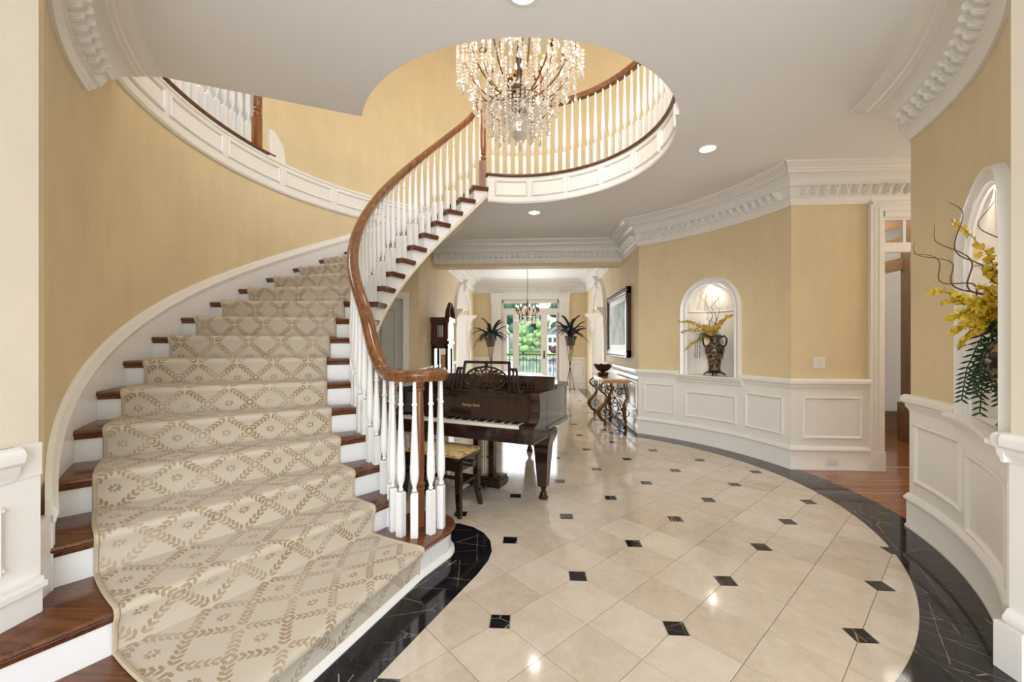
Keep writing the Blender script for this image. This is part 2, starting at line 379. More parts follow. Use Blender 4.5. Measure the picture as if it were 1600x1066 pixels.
# black marble border ring (slabs) and apron round the first step
ring_m = MB(); nseg = 6
seg = 11.0
for o_ in [MB().sections([[pol(-seg/2+.03+(seg-.06)*i/8, r, z) for r, z in ((2.80, -.006), (2.80, .0015), (3.16, .0015), (3.16, -.006))] for i in range(9)])]:
    rme = MB(); rme.v = [(x-CX, y-CY, z) for x, y, z in o_.v]; rme.f = o_.f; rme = rme.mesh('border_slab', 'black_marble', 0)
a = 246.0
while a < 416:
    piece('border_slab', rme, floor, (CX, CY, 0), (0, 0, RAD(a+seg/2))); a += seg
ap_out = [(-.93, .95), (-.65, 1.69), (-.46, 2.18), (-.345, 2.47), (-.295, 2.64), (-.285, 2.76), (-.31, 2.90), (-.37, 3.02), (-.46, 3.11), (-.57, 3.165), (-.70, 3.185), (-.95, 3.2)]
ap_in = [(-1.4, .95), (-1.2, 1.69), (-.98, 2.18), (-.85, 2.47), (-.80, 2.60), (-.80, 2.70), (-.80, 2.75), (-.82, 2.80), (-.85, 2.85), (-.88, 2.88), (-.92, 2.9), (-1.1, 2.95)]
cuts = [0, 1, 2, 4, 7, 9, 11]
for c0, c1 in zip(cuts, cuts[1:]):
    mb = MB().prism([p for p in ap_out[c0:c1+1]]+[p for p in reversed(ap_in[c0:c1+1])], -.006, .0018)
    mb.build('apron_slab', 'black_marble', floor, 0)
for y0 in range(6):
    for (xa, xb) in ((1.36, 1.63), (-1.92, -1.65)):
        MB().box(xa, xb, 6.75+y0*1.05, 7.797+y0*1.05, -.006, .0014).build('border_slab', 'black_marble', floor, 0)
# oak boards of the passage
y = 3.2; n = 0
while y < 4.9:
    x = 2.80
    while x < 6.5:
        ln = min(random.uniform(.7, 1.3), 6.55-x)
        if ln < .2: break
        MB().box(x+.0008, x+ln-.0008, y+.0008, y+.0892, -.006, 0.0).build('floor_board', 'floor_wood', floor, 0); x += ln
    y += .09
# ================================================================== CEILINGS
def annulus(mb, a0, a1, r0, r1, z0, z1, step=2.0):
    n = max(2, int(abs(a1-a0)/step))
    return mb.sections([[pol(a0+(a1-a0)*i/n, r, z) for r, z in ((r0, z0), (r1, z0), (r1, z1), (r0, z1))] for i in range(n+1)])
RW = 1.465                                    # radius of the stairwell opening
mb = MB(); annulus(mb, 205.7, 470.5, RW, 3.12, ZC, Z2-.02)
struct(mb, 'ceiling', 'ceiling_paint', 'pale flat ceiling ring around the round stairwell opening', 'ceiling')
mb = MB()
top = [pol(a, 3.1) for a in range(56, 124, 2)]
mb.prism([(1.64, 7.86), (-1.94, 7.86), (-1.94, 6.55)]+[(p[0], p[1]) for p in reversed(top)]+[(1.64, 6.6)], ZC+.001, Z2-.021)
struct(mb, 'ceiling_corridor', 'ceiling_paint', 'pale ceiling at the mouth of the corridor before the beam', 'ceiling')
struct(MB().box(2.75, 6.6, 3.2, 4.95, ZC+.001, Z2-.021), 'ceiling_passage', 'ceiling_paint', 'pale ceiling of the passage at the right', 'ceiling')
struct(MB().box(-2.2, 2.3, -2.1, 1.4, ZC+.001, Z2-.02), 'ceiling_entry', 'ceiling_paint', 'pale ceiling over the entrance behind the viewer', 'ceiling')
struct(MB().box(-5.2, 5.0, 7.86, 13.3, 3.42, 3.6), 'ceiling_garden', 'ceiling_paint', 'flat white ceiling over the garden room', 'ceiling')
mb = MB(); mb.prism([(pol(a, 3.5)[0], pol(a, 3.5)[1]) for a in range(0, 360, 6)], 6.5, 6.6)
struct(mb, 'ceiling_upper', 'ceiling_paint', 'high ceiling above the stairwell', 'ceiling')
# ================================================================== WALLS
NA1, NA2 = 34.3, 325.3                        # centres of the two niches
NW, NZ0, NSP = .345, .965, 1.87               # half width, sill and springing of the opening
def niche_hole(ac):
    def f(a):
        s = abs(a-ac)*RAD(1)*R
        if s > NW+1e-6: return None
        return (NZ0-.012, NSP+math.sqrt(max(0, NW*NW-s*s)))
    return f
def split_wall(mb, a0, a1, ac):
    hw = math.degrees(NW/R)
    lo, hi = min(a0, a1), max(a0, a1)
    arc_wall(mb, lo, ac-hw, 0, ZC)
    arc_wall(mb, ac-hw, ac+hw, 0, ZC, hole=niche_hole(ac), step=.45)
    arc_wall(mb, ac+hw, hi, 0, ZC); return mb
struct(split_wall(MB(), 13.45, 54.7, NA1), 'wall_right_far', 'wall_paint', 'curved golden plaster wall with the far lit niche', 'wall')
struct(split_wall(MB(), 316.4, 345.9, NA2), 'wall_right', 'wall_paint', 'curved golden plaster wall with the nearest niche at the right', 'wall')
def stair_open(a): return (Z2+.02, 6.2) if 168.6 < a < 206.2 else None
mb = MB(); arc_wall(mb, 124.0, 128.9, 0, 6.5); arc_wall(mb, 128.9, 143.5, 0, 6.5, hole=lambda a: (0.0, 2.13))
arc_wall(mb, 143.5, 168.7, 0, 6.5, step=.9); arc_wall(mb, 168.7, 206.1, 0, 6.5, hole=stair_open, step=.9); arc_wall(mb, 206.1, 231.5, 0, 6.5)
q0, q1 = pol(231.5, R), pol(231.5, R+.14)
mb.prism([(q0[0], q0[1]), (-1.99, 1.40), (-2.15, 1.40), (q1[0], q1[1])], 0, 6.5)
struct(mb, 'wall_stair', 'wall_paint', 'tall curved golden plaster wall beside the stairs', 'wall')
mb = MB(); arc_wall(mb, -42, 124, Z2-.02, 6.5); arc_wall(mb, 235.5, 250, Z2-.02, 6.5)
struct(mb, 'wall_upper', 'wall_paint', 'curved golden wall behind the upper balcony', 'wall')
mb = MB().box(-2.1, -1.92, -2.1, 1.49, 0, ZC)  # entry wall ends, paler in colour than the round walls
struct(mb, 'wall_left', 'cream_paint', 'cream wall end at the left edge of the photo', 'wall')
mb = MB().box(2.03, 2.3, -2.1, 1.88, 0, ZC)
struct(mb, 'wall_entry_right', 'cream_paint', 'cream wall end at the right edge of the photo', 'wall')
mb = MB().box(-2.1, -1.5, -2.25, -2.1, 0, ZC).box(1.6, 2.3, -2.25, -2.1, 0, ZC).box(-1.5, 1.6, -2.25, -2.1, 3.05, ZC)
struct(mb, 'wall_front', 'cream_paint', 'front wall around the entrance behind the viewer', 'wall')
PY = 4.78
mb = MB().box(2.862, 3.83, PY, PY+.14, 0, ZC).box(4.76, 6.6, PY, PY+.14, 0, ZC).box(3.83, 4.76, PY, PY+.14, 2.86, ZC)
struct(mb, 'wall_passage', 'wall_paint', 'straight golden wall with a light switch beside the white door casing', 'wall')
mb = MB().box(2.87, 6.6, 3.16, 3.30, 0, ZC)
struct(mb, 'wall_passage_near', 'wall_paint', 'side wall of the passage turned away from view', 'wall')
struct(MB().box(6.5, 6.6, 3.2, 4.9, 0, ZC), 'wall_passage_end', 'cream_paint', 'end wall of the passage', 'wall')
# corridor walls with arched openings
XR, XL = 1.64, -1.93
def arch_hole(y0, y1, sp, top):
    ym, hw = (y0+y1)/2, (y1-y0)/2
    return lambda y: sp+(top-sp)*math.sqrt(max(0, 1-((y-ym)/hw)**2))
def arch_wall(x0, x1, ya, yb, y0, y1, sp, top, zt):
    mb = MB().box(x0, x1, ya, y0, 0, zt).box(x0, x1, y1, yb, 0, zt); f = arch_hole(y0, y1, sp, top); n = 24
    for i in range(n):
        b0, b1 = y0+(y1-y0)*i/n, y0+(y1-y0)*(i+1)/n
        mb.add([(x0, b0, f(b0)), (x1, b0, f(b0)), (x1, b1, f(b1)), (x0, b1, f(b1)), (x0, b0, zt), (x1, b0, zt), (x1, b1, zt), (x0, b1, zt)],
               [(0, 1, 2, 3), (0, 3, 7, 4), (1, 5, 6, 2)])
    return mb
struct(arch_wall(XR, XR+.40, 6.62, 13.1, 9.75, 11.6, 2.2, 2.86, 3.45), 'wall_corridor_right', 'wall_paint', 'right wall of the corridor with the large picture and arched opening', 'wall')
struct(arch_wall(XL-.40, XL, 6.62, 13.1, 10.05, 12.05, 2.2, 2.86, 3.45), 'wall_corridor_left', 'wall_paint', 'left wall of the corridor behind the tall clock', 'wall')
mb = MB().box(-5.2, -1.02, 13.1, 13.3, 0, 3.45).box(.77, 5.0, 13.1, 13.3, 0, 3.45).box(-1.02, .77, 13.1, 13.3, 2.82, 3.45)
struct(mb, 'wall_back', 'wall_paint', 'far golden wall around the garden doors', 'wall')
mb = MB()
for x0, x1 in ((4.9, 5.0), (-5.2, -5.1)):
    mb.box(x0, x1, 9.2, 9.8, 0, 3.45).box(x0, x1, 12.0, 13.2, 0, 3.45).box(x0, x1, 9.8, 12.0, 0, .6).box(x0, x1, 9.8, 12.0, 2.8, 3.45)
mb.box(2.04, 5.0, 9.1, 9.2, 0, 3.45).box(-5.2, -2.33, 9.1, 9.2, 0, 3.45)
struct(mb, 'wall_side_rooms', 'cream_paint', 'pale walls of the side rooms seen through the arches', 'wall')
# beam across the mouth of the corridor
struct(MB().box(XL, XR, 7.82, 8.12, 2.88, 3.6), 'trim_28', 'wall_paint', 'golden beam across the mouth of the corridor', 'beam')
# ================================================================== CROWN MOULDINGS
CROWN = [(0, 2.94), (.02, 2.94), (.025, 2.965), (.04, 2.985), (.04, 3.01), (.055, 3.02), (.055, 3.13), (.075, 3.138), (.082, 3.155), (.088, 3.18), (.115, 3.222),
         (.16, 3.247), (.175, 3.248), (.18, 3.268), (.2, 3.272), (.21, 3.288), (.258, 3.298), (.268, 3.31), (.285, 3.314), (.29, ZC), (0, ZC)]
dent = MB()
dpf = [(0, -.01), (0, .085), (.072, .085), (.084, .074), (.086, .058), (.076, .044), (.06, .04), (.054, .03), (.056, .018), (.048, .006), (.034, -.002), (.015, -.008)]
for x0, x1, q_ in ((-.024, -.009, .86), (-.009, .009, 1.12), (.009, .024, .86)):
    dent.sections([[(x, y*q_ if y > .01 else y, z) for y, z in dpf] for x in (x0, x1)])
DME = dent.mesh('dentil', 'white_trim', 40)
def arc_dentils(par, a0, a1, pitch=.105):
    n = int(abs(a1-a0)*RAD(1)*R/pitch)
    for i in range(n):
        a = a0+(a1-a0)*(i+.5)/n; p = pol(a, R-.05, 3.035)
        piece('dentil', DME, par, p, (0, 0, RAD(a)+PI/2))
def line_dentils(par, p0, p1, nrm, z=3.035, pitch=.105):
    d = math.hypot(p1[0]-p0[0], p1[1]-p0[1]); n = int(d/pitch)
    for i in range(n):
        t = (i+.5)/n
        piece('dentil', DME, par, (p0[0]+(p1[0]-p0[0])*t+nrm[0]*.05, p0[1]+(p1[1]-p0[1])*t+nrm[1]*.05, z), (0, 0, math.atan2(nrm[1], nrm[0])-PI/2))
def asin_d(x): return math.degrees(math.asin(max(-1, min(1, x))))
def acos_d(x): return math.degrees(math.acos(max(-1, min(1, x))))
a_lo = lambda o: asin_d((PY-o-CY)/(R-o)); a_hi = lambda o: acos_d((XR-o-CX)/(R-o))
c1 = struct(arc_prof(MB(), CROWN, a_lo, a_hi), 'trim_1', 'white_trim', 'white crown moulding with dentils curving above the far niche', 'crown moulding')
arc_dentils(c1, 14.5, 53.5)
c2 = struct(arc_prof(MB(), CROWN, 314, lambda o: 360+asin_d((3.30+o-CY)/(R-o))), 'trim_2', 'white_trim', 'white crown moulding with dentils at the upper right corner', 'crown moulding')
arc_dentils(c2, 316.5, 345)
zs = lambda o, z: 213.3-(z-2.94)/(ZC-2.94)*7.4
mb = MB(); nn = 18
mb.sections([[pol(zs(o, z)+(238-zs(o, z))*i/nn, R-o, z) for o, z in CROWN] for i in range(nn+1)])
c3 = struct(mb, 'trim_3', 'white_trim', 'white crown moulding cut off at the stairwell, upper left corner', 'crown moulding'); arc_dentils(c3, 213.6, 237)
c4 = struct(line_prof(MB(), CROWN, (2.865, PY), (6.5, PY), (0, -1), e0=.789), 'trim_4', 'white_trim', 'straight white crown moulding above the door casing', 'crown moulding')
# mitre the left end to meet the curved run
line_dentils(c4, (2.9, PY), (5.2, PY), (0, -1))
struct(line_prof(MB(), CROWN, (2.855, 3.30), (6.5, 3.30), (0, 1), e0=.779), 'trim_5', 'white_trim', 'white crown moulding returning into the passage', 'crown moulding')
c6 = struct(line_prof(MB(), CROWN, (XR, 6.591), (XR, 7.82), (-1, 0), e0=.518, e1=-1.0), 'trim_6', 'white_trim', 'short white crown moulding on the corridor wall beside the beam', 'crown moulding')
line_dentils(c6, (XR, 6.62), (XR, 7.6), (-1, 0))
c7 = struct(line_prof(MB(), CROWN, (XL, 7.82), (XR, 7.82), (0, -1), e1=-1.0), 'trim_7', 'white_trim', 'white crown moulding with dentils along the beam', 'crown moulding')
line_dentils(c7, (XL, 7.82), (XR-.1, 7.82), (0, -1))
# garden-room crowns (ceiling 3.42)
CR2 = [(o, z+.09) for o, z in CROWN]
mb = MB(); line_prof(mb, CR2, (XL, 8.12), (XL, 13.1), (1, 0)); line_prof(mb, CR2, (XR, 8.12), (XR, 13.1), (-1, 0))
struct(mb, 'trim_8', 'white_trim', 'white crown mouldings along the garden corridor side walls', 'crown moulding')
c9 = struct(line_prof(MB(), CR2, (XL, 13.1), (XR, 13.1), (0, -1)), 'trim_9', 'white_trim', 'white crown moulding above the garden doors', 'crown moulding')
line_dentils(c9, (XL+.3, 13.1), (XR-.3, 13.1), (0, -1), 3.12, .13)
# ================================================================== WAINSCOT, RAILS, BASEBOARDS
RAIL = [(0, .885), (.012, .885), (.014, .90), (.026, .915), (.03, .94), (.048, .955), (.052, .985), (.045, 1.0), (.03, 1.01), (0, 1.01)]
BASE = [(0, 0), (.03, 0), (.03, .02), (.022, .03), (.022, .205), (.036, .215), (.036, .232), (.026, .245), (.016, .262), (0, .265)]
WAIN = [(0, .25), (.008, .25), (.008, .90), (0, .90)]
FR = [(.008, 0), (.022, .004), (.026, .012), (.022, .022), (.014, .028), (.008, .03)]   # (offset, width across moulding)
def arc_frame(par, a0, a1, z0, z1, rw=R, name='panel_frame', m='white_trim'):
    mb = MB(); w_ = .03; da = math.degrees(w_/rw)
    for z, s_ in ((z0, 1), (z1, -1)):
        arc_prof(mb, [(o, z+s_*t) for o, t in FR], lambda o: a0, lambda o: a1, rw)
    for a, s_ in ((a0, 1), (a1, -1)):
        sgn = s_*(1 if a1 > a0 else -1)
        mb.sections([[pol(a+sgn*math.degrees(t/rw), rw-o, z) for o, t in FR] for z in (z0, z1)])
    return mb.build(name, m, par)
def line_frame(par, p0, p1, nrm, z0, z1, m='white_trim'):
    mb = MB(); d = Vector((p1[0]-p0[0], p1[1]-p0[1])).normalized()
    for z, s_ in ((z0, 1), (z1, -1)): line_prof(mb, [(o, z+s_*t) for o, t in FR], p0, p1, nrm)
    for p, s_ in ((p0, 1), (p1, -1)):
        mb.sections([[(p[0]+nrm[0]*o+d.x*s_*t, p[1]+nrm[1]*o+d.y*s_*t, z) for o, t in FR] for z in (z0, z1)])
    return mb.build('panel_frame', m, par)
def arc_wains(n, a0, a1, label, niche=None):
    t = struct(arc_prof(MB(), WAIN, a0, a1), 'trim_%d' % n, 'white_trim', label, 'wainscot')
    if niche:
        w_ = math.degrees(.45/R)
        for x0, x1 in ((call(a0, 0), niche-w_), (niche+w_, call(a1, 0))):
            arc_prof(MB(), RAIL, x0 if x0 != call(a0, 0) else a0, x1 if x1 != call(a1, 0) else a1).build('chair_rail', 'white_trim', t)
        SILL = [(0, .86), (.03, .865), (.035, .89), (.06, .91), (.065, .935), (.09, .945), (.09, NZ0), (-.02, NZ0)]
        arc_prof(MB(), SILL, niche-w_-.6, niche+w_+.6).build('niche_sill', 'white_trim', t)
    else: arc_prof(MB(), RAIL, a0, a1).build('chair_rail', 'white_trim', t)
    return t
t = arc_wains(10, a_lo, a_hi, 'white panelled wainscot curving below the far niche', NA1)
for f in ((44.0, 53.2, .36, .80), (27.2, 41.2, .36, .725), (15.2, 24.9, .36, .79)): arc_frame(t, *f)
struct(arc_prof(MB(), BASE, a_lo, a_hi), 'baseboard_right_far', 'white_trim', 'tall white baseboard curving below the far niche', 'baseboard')
e_hi = lambda o: 360+asin_d((3.30+o-CY)/(R-o))
t = arc_wains(11, 316.4, e_hi, 'white panelled wainscot curving below the nearest niche', NA2)
arc_frame(t, 333.6, 344.6, .36, .80); arc_frame(t, 318.4, 332.2, .27, .74)
struct(arc_prof(MB(), BASE, 316.4, e_hi), 'baseboard_right', 'white_trim', 'tall white baseboard curving along the right edge', 'baseboard')
mb = MB(); line_prof(mb, WAIN, (2.865, PY), (3.69, PY), (0, -1), e0=.789)
t = struct(mb, 'trim_12', 'white_trim', 'flat white panelled wainscot beside the door casing', 'wainscot')
line_prof(MB(), RAIL, (2.865, PY), (3.69, PY), (0, -1), e0=.789).build('chair_rail', 'white_trim', t)
line_frame(t, (2.985, PY), (3.615, PY), (0, -1), .345, .81)
struct(line_prof(MB(), BASE, (2.865, PY), (3.69, PY), (0, -1), e0=.789), 'baseboard_passage', 'white_trim', 'straight white baseboard with an outlet', 'baseboard')
def straight_wains(n, p0, p1, nrm, label, frames, blabel, bname, m='white_trim', dz=0):
    t = struct(line_prof(MB(), [(o, z+dz*0) for o, z in WAIN], p0, p1, nrm), 'trim_%d' % n, m, label, 'wainscot')
    line_prof(MB(), RAIL, p0, p1, nrm).build('chair_rail', m, t)
    L_ = math.hypot(p1[0]-p0[0], p1[1]-p0[1]); d = ((p1[0]-p0[0])/L_, (p1[1]-p0[1])/L_)
    for i in range(frames):
        s0, s1 = L_*i/frames+.1, L_*(i+1)/frames-.1
        line_frame(t, (p0[0]+d[0]*s0, p0[1]+d[1]*s0), (p0[0]+d[0]*s1, p0[1]+d[1]*s1), nrm, .36, .80, m)
    struct(line_prof(MB(), BASE, p0, p1, nrm), bname, m, blabel, 'baseboard')
    return t
straight_wains(13, (XR, 6.585), (XR, 9.6), (-1, 0), 'glossy white wainscot behind the iron console table', 4, 'white baseboard behind the iron console table', 'baseboard_corridor_right', 'white_gloss')
straight_wains(14, (XL, 6.7), (XL, 9.9), (1, 0), 'white wainscot behind the tall clock', 4, 'white baseboard behind the tall clock', 'baseboard_corridor_left')
straight_wains(15, (-1.93, 13.1), (-1.40, 13.1), (0, -1), 'white wainscot left of the garden doors', 1, 'white baseboard left of the garden doors', 'baseboard_back_left')
straight_wains(16, (1.10, 13.1), (1.63, 13.1), (0, -1), 'white wainscot right of the garden doors', 1, 'white baseboard right of the garden doors', 'baseboard_back_right')
# entry wall ends left and right
t = struct(MB().box(-1.92, -1.912, -2.0, 1.49, .2, .90), 'trim_17', 'white_trim', 'white wainscot on the wall end at the left edge', 'wainscot')
line_prof(MB(), RAIL, (-1.915, -2.0), (-1.915, 1.41), (1, 0)).build('chair_rail', 'white_trim', t)
MB().box(-1.92, -1.908, 1.3, 1.492, .885, 1.01).build('rail_end', 'white_trim', t)
line_frame(t, (-1.92, .55), (-1.92, 1.37), (1, 0), .56, .80)
MB().box(-1.92, -1.888, 1.33, 1.478, .363, .46).box(-1.92, -1.876, 1.325, 1.486, .46, .48).box(-1.92, -1.884, 1.33, 1.48, .48, .50).build('plinth_block', 'white_trim', t)
MB().box(-1.92, -1.898, -2, 1.33, .363, .445).box(-1.92, -1.89, -2, 1.33, .445, .465).build('baseboard_run', 'white_trim', t)
t = struct(MB().box(2.022, 2.03, -2.0, 1.88, .2, .90), 'trim_18', 'white_trim', 'white wainscot on the wall end at the right edge', 'wainscot')
line_prof(MB(), RAIL, (2.03, -2.0), (2.03, 1.88), (-1, 0)).build('chair_rail', 'white_trim', t)
line_prof(MB(), BASE, (2.03, -2.0), (2.03, 1.88), (-1, 0)).build('baseboard_run', 'white_trim', t)
MB().box(1.985, 2.05, 1.80, 1.905, .0, .20).build('plinth_block', 'white_trim', t)
MB().box(2.03, 2.20, 1.872, 1.895, .265, .885).build('end_panel', 'white_trim', t)
line_prof(MB(), RAIL, (2.0, 1.88), (2.2, 1.88), (0, 1)).build('rail_return', 'white_trim', t)
# ================================================================== NICHES
def niche(n, ac, label):
    t = struct(MB().add([pol(ac, R+.02, .9)]*1, []) if False else MB(), 'trim_%d' % n, 'shell_white', label, 'niche') if False else None
    mb = MB(); D = .30; na = 20
    def P_(s, o, z):   # s along wall (towards larger angle), o depth behind the wall face
        a = ac+math.degrees(s/R); return pol(a, R+o, z)
    cols = [PI*i/na for i in range(na+1)]
    zs_ = [NZ0, 1.2, 1.5, NSP]
    mb.sections([[P_(-NW*math.cos(c), D*math.sin(c), z) for c in cols] for z in zs_], False, False)
    # floor of the niche
    mb.add([P_(-NW*math.cos(c), D*math.sin(c), NZ0+.003) for c in cols], [tuple(range(na+1))])
    body = struct(mb, 'trim_%d' % n, 'shell_white', label, 'niche')
    # shell dome with flutes
    dm_ = MB(); nl = 10; cols2 = [PI*i/44 for i in range(45)]
    secs = []
    for j in range(nl+1):
        e = PI/2*j/nl; row = []
        for c in cols2:
            fl = 1-.15*abs(math.sin(c*11/1.0))*math.cos(e)**.5*(1 if j else .4)
            rr = math.cos(e); row.append(P_(-NW*math.cos(c)*rr*1.0, D*math.sin(c)*rr*fl, NSP+NW*math.sin(e)*(fl if j < nl else 1)))
        secs.append(row)
    dm_.sections(secs, False, False); dm_.build('shell_dome', 'shell_white', body, 60)
    MB().tube([P_(-NW*.98*math.cos(c), D*.97*math.sin(c), NSP-.005) for c in cols], .012, 6).build('dome_band', 'shell_white', body)
    # casing: jambs and arch
    prof = [(-.005, 0), (.0, .012), (.012, .018), (.02, .03), (.03, .03), (.04, .022), (.06, .026), (.075, .044), (.092, .048), (.10, .03), (.105, 0)]   # (distance outwards from the opening edge, proud)
    path = [(-NW, NZ0, -1, 0), (-NW, NSP, -1, 0)]+[(-NW*math.cos(PI*i/28), NSP+NW*math.sin(PI*i/28), -math.cos(PI*i/28), math.sin(PI*i/28)) for i in range(1, 28)]+[(NW, NSP, 1, 0), (NW, NZ0, 1, 0)]
    MB().sections([[P_(s+nx*w_, -h, z+nz*w_) for w_, h in prof] for s, z, nx, nz in path]).build('niche_casing', 'white_gloss', body)
    # hidden lamp at the springing of the niche
    d = bpy.data.lights.new('niche_lamp', 'POINT'); d.energy = 1.5; d.color = (1, .93, .82); d.shadow_soft_size = .04
    o = bpy.data.objects.new('niche_lamp', d); COL.objects.link(o); o.location = P_(0, .06, NSP+.24)
    return body
niche(19, NA1, 'white arched niche with a shell dome in the far curved wall')
niche(20, NA2, 'white arched niche with a shell dome at the right edge')

# ================================================================== PASSAGE DOORWAY
d1 = thing('door_1', (4.3, PY, 0), 'white cased doorway with a small glazed transom off the passage', 'doorway', world=True, kind='structure')
CAS = [(0, 0), (.0, .012), (.02, .018), (.03, .016), (.05, .02), (.105, .026), (.115, .04), (.135, .042), (.14, .0)]
mb = MB()
mb.box(3.69, 3.83, PY-.025, PY, .20, 3.0).box(3.685, 3.70, PY-.04, PY, .20, 3.0).box(3.735, 3.745, PY-.032, PY, .2, 2.9).box(3.78, 3.79, PY-.032, PY, .2, 2.9)
mb.box(4.76, 4.90, PY-.025, PY, .20, 3.0).box(3.83, 4.76, PY-.025, PY, 2.86, 3.0).box(3.69, 4.9, PY-.04, PY, 2.93, 2.955)
mb.build('casing', 'white_trim', d1)
MB().box(3.68, 3.845, PY-.035, PY, 0, .21).build('plinth_block', 'white_trim', d1)
MB().box(3.83, 3.86, PY, PY+.16, 0, 2.86).box(4.73, 4.76, PY, PY+.16, 0, 2.86).box(3.83, 4.76, PY, PY+.16, 2.80, 2.86).build('jamb', 'white_trim', d1)
MB().box(3.83, 4.76, PY+.03, PY+.09, 2.42, 2.50).build('transom_bar', 'white_trim', d1)
mb = MB()
for x in (4.09, 4.42): mb.box(x, x+.03, PY+.045, PY+.075, 2.50, 2.80)
mb.box(3.86, 3.885, PY+.04, PY+.08, 2.5, 2.8).box(3.86, 4.73, PY+.04, PY+.08, 2.5, 2.525).box(3.86, 4.73, PY+.04, PY+.08, 2.775, 2.80)
mb.build('transom_muntin', 'white_trim', d1)
for x0, x1 in ((3.885, 4.09), (4.12, 4.42), (4.45, 4.73)): MB().box(x0, x1, PY+.057, PY+.062, 2.525, 2.775).build('pane', 'glass_pane', d1, 0)
# back stair hall beyond the doorway
struct(MB().box(3.2, 7.2, 7.0, 7.1, 0, 3.5).box(3.2, 3.3, 4.95, 7.0, 0, 3.5).box(7.1, 7.2, 4.95, 7.0, 0, 3.5), 'wall_back_hall', 'white_paint', 'white wall of the back stair hall beyond the doorway', 'wall')
struct(MB().box(3.2, 7.2, 4.9, 7.1, -.1, -.006), 'floor_back_hall', 'floor_wood', 'wood floor of the back stair hall', 'floor')
struct(MB().box(3.2, 7.2, 4.93, 7.1, 3.45, 3.5), 'ceiling_back_hall', 'ceiling_paint', 'ceiling of the back stair hall', 'ceiling')
struct(MB().box(3.3, 7.1, 6.95, 7.0, 0, .32).box(3.3, 7.1, 6.93, 7.0, .29, .32), 'baseboard_back_hall', 'oak_board', 'oak baseboard in the back stair hall', 'baseboard')
bs = thing('back_stair_frame', (5.5, 6.4, 0), 'brown oak stair framing seen through the passage doorway', 'stair frame', world=True)
MB().box(5.34, 5.5, 6.2, 6.34, 0, 3.4).build('post', 'oak_trim', bs); MB().box(5.315, 5.53, 6.17, 6.37, 0, .55).build('post_base', 'oak_trim', bs)
for i, (z0, z1) in enumerate(((2.48, 2.66), (2.84, 2.96), (3.10, 3.24))):
    MB().add([(4.1, 6.3, z0-.30), (5.35, 6.3, z0), (5.35, 6.3, z1), (4.1, 6.3, z1-.30), (4.1, 6.36, z0-.30), (5.35, 6.36, z0), (5.35, 6.36, z1), (4.1, 6.36, z1-.30)],
             [(0, 1, 2, 3), (5, 4, 7, 6), (0, 4, 5, 1), (3, 2, 6, 7), (0, 3, 7, 4), (1, 5, 6, 2)]).build('stair_stringer', 'oak_board', bs)
MB().box(5.02, 5.06, 6.3, 6.36, 2.55, 2.9).build('strut', 'oak_trim', bs)
area('back_hall_lamp', (5.0, 5.8, 3.4), (0, 0, 0), 1.2, 1.0, 28, (1, .95, .86))

# ================================================================== STAIRCASE
st = thing('staircase', (CX, CY, 0), 'grand curving staircase with white balusters, brown treads and a brown handrail', 'staircase', world=True)
RO = 3.085
def rs(a): return rb(a)-.062                # face of the inner stringer
for k in range(1, 20):
    a0, a1 = nose(k), nose(k+1)-1.0
    ro = 3.55 if k <= 2 else RO
    # tread with a rounded nosing
    nr = 10; secs = []
    for i in range(nr+1):
        t_ = i/nr; ri = rs(a0)-.03; r = ri+(ro-ri)*t_; oh = math.degrees(.0/r)
        z1 = k*H; nd = lambda m_: math.degrees(m_/r)
        secs.append([pol(a1, r, z1), pol(a0-nd(.014), r, z1), pol(a0-nd(.004), r, z1-.005), pol(a0, r, z1-.016), pol(a0-nd(.006), r, z1-.028), pol(a0-nd(.014), r, z1-.033), pol(a0-nd(.02), r, z1-.052), pol(a0-nd(.034), r, z1-.052), pol(a1, r, z1-.034)])
    if k == 1:
        # bullnose starting step: rounded end about the newel
        nx, ny = -.765, 2.71
        secs = []
    if secs: MB().sections(secs).build('tread', 'tread_wood', st)
    if k >= 2:
        secs = []
        for i in range(nr+1):
            r = rs(a0)+.0+(ro-rs(a0))*i/nr; d_ = math.degrees(.03/r)
            secs.append([pol(a0-d_, r, (k-1)*H), pol(a0-d_, r, k*H-.035), pol(a0-d_-.5, r, k*H-.035), pol(a0-d_-.5, r, (k-1)*H)])
        MB().sections(secs).build('riser', 'white_paint', st)
# first step: outline with a rounded end
N0 = (-.765, 2.71)
def step1_outline(grow):
    pts = []
    A = Vector(pol(252.0, 3.6)[:2]); B = Vector(pol(252.0, 1.72)[:2]); d = (B-A).normalized(); nrm = Vector((-d.y, d.x))
    if nrm.x < 0: nrm = -nrm
    pts.append(tuple(A+nrm*grow)); pts.append(tuple(B+nrm*grow))
    c_ = Vector(N0)+Vector((.0, .02)); rr = .205+grow
    for i in range(15):
        an = math.atan2(nrm.y, nrm.x)+RAD(0+i*155/14); pts.append((c_.x+rr*math.cos(an), c_.y+rr*math.sin(an)))
    pts += [pol(232, 1.44)[:2], pol(232, 3.6)[:2]]
    return pts
mb = MB(); o0 = step1_outline(0)
mb.sections([[(x, y, z) for x, y in step1_outline(gq)] for gq, z in ((-.012, H-.05), (-.006, H-.034), (.022, H-.030), (.03, H-.016), (.022, H-.003), (.01, H))])
mb.build('tread', 'tread_wood', st)
MB().sections([[(x, y, z) for x, y in step1_outline(gq)] for gq, z in ((0, 0), (0, H-.05))]).build('riser', 'white_paint', st)
MB().sections([[(x, y, z) for x, y in step1_outline(gq)] for gq, z in ((.026, 0.0), (.024, .012), (.006, .03), (-.002, .034))]).build('base_shoe', 'white_trim', st)
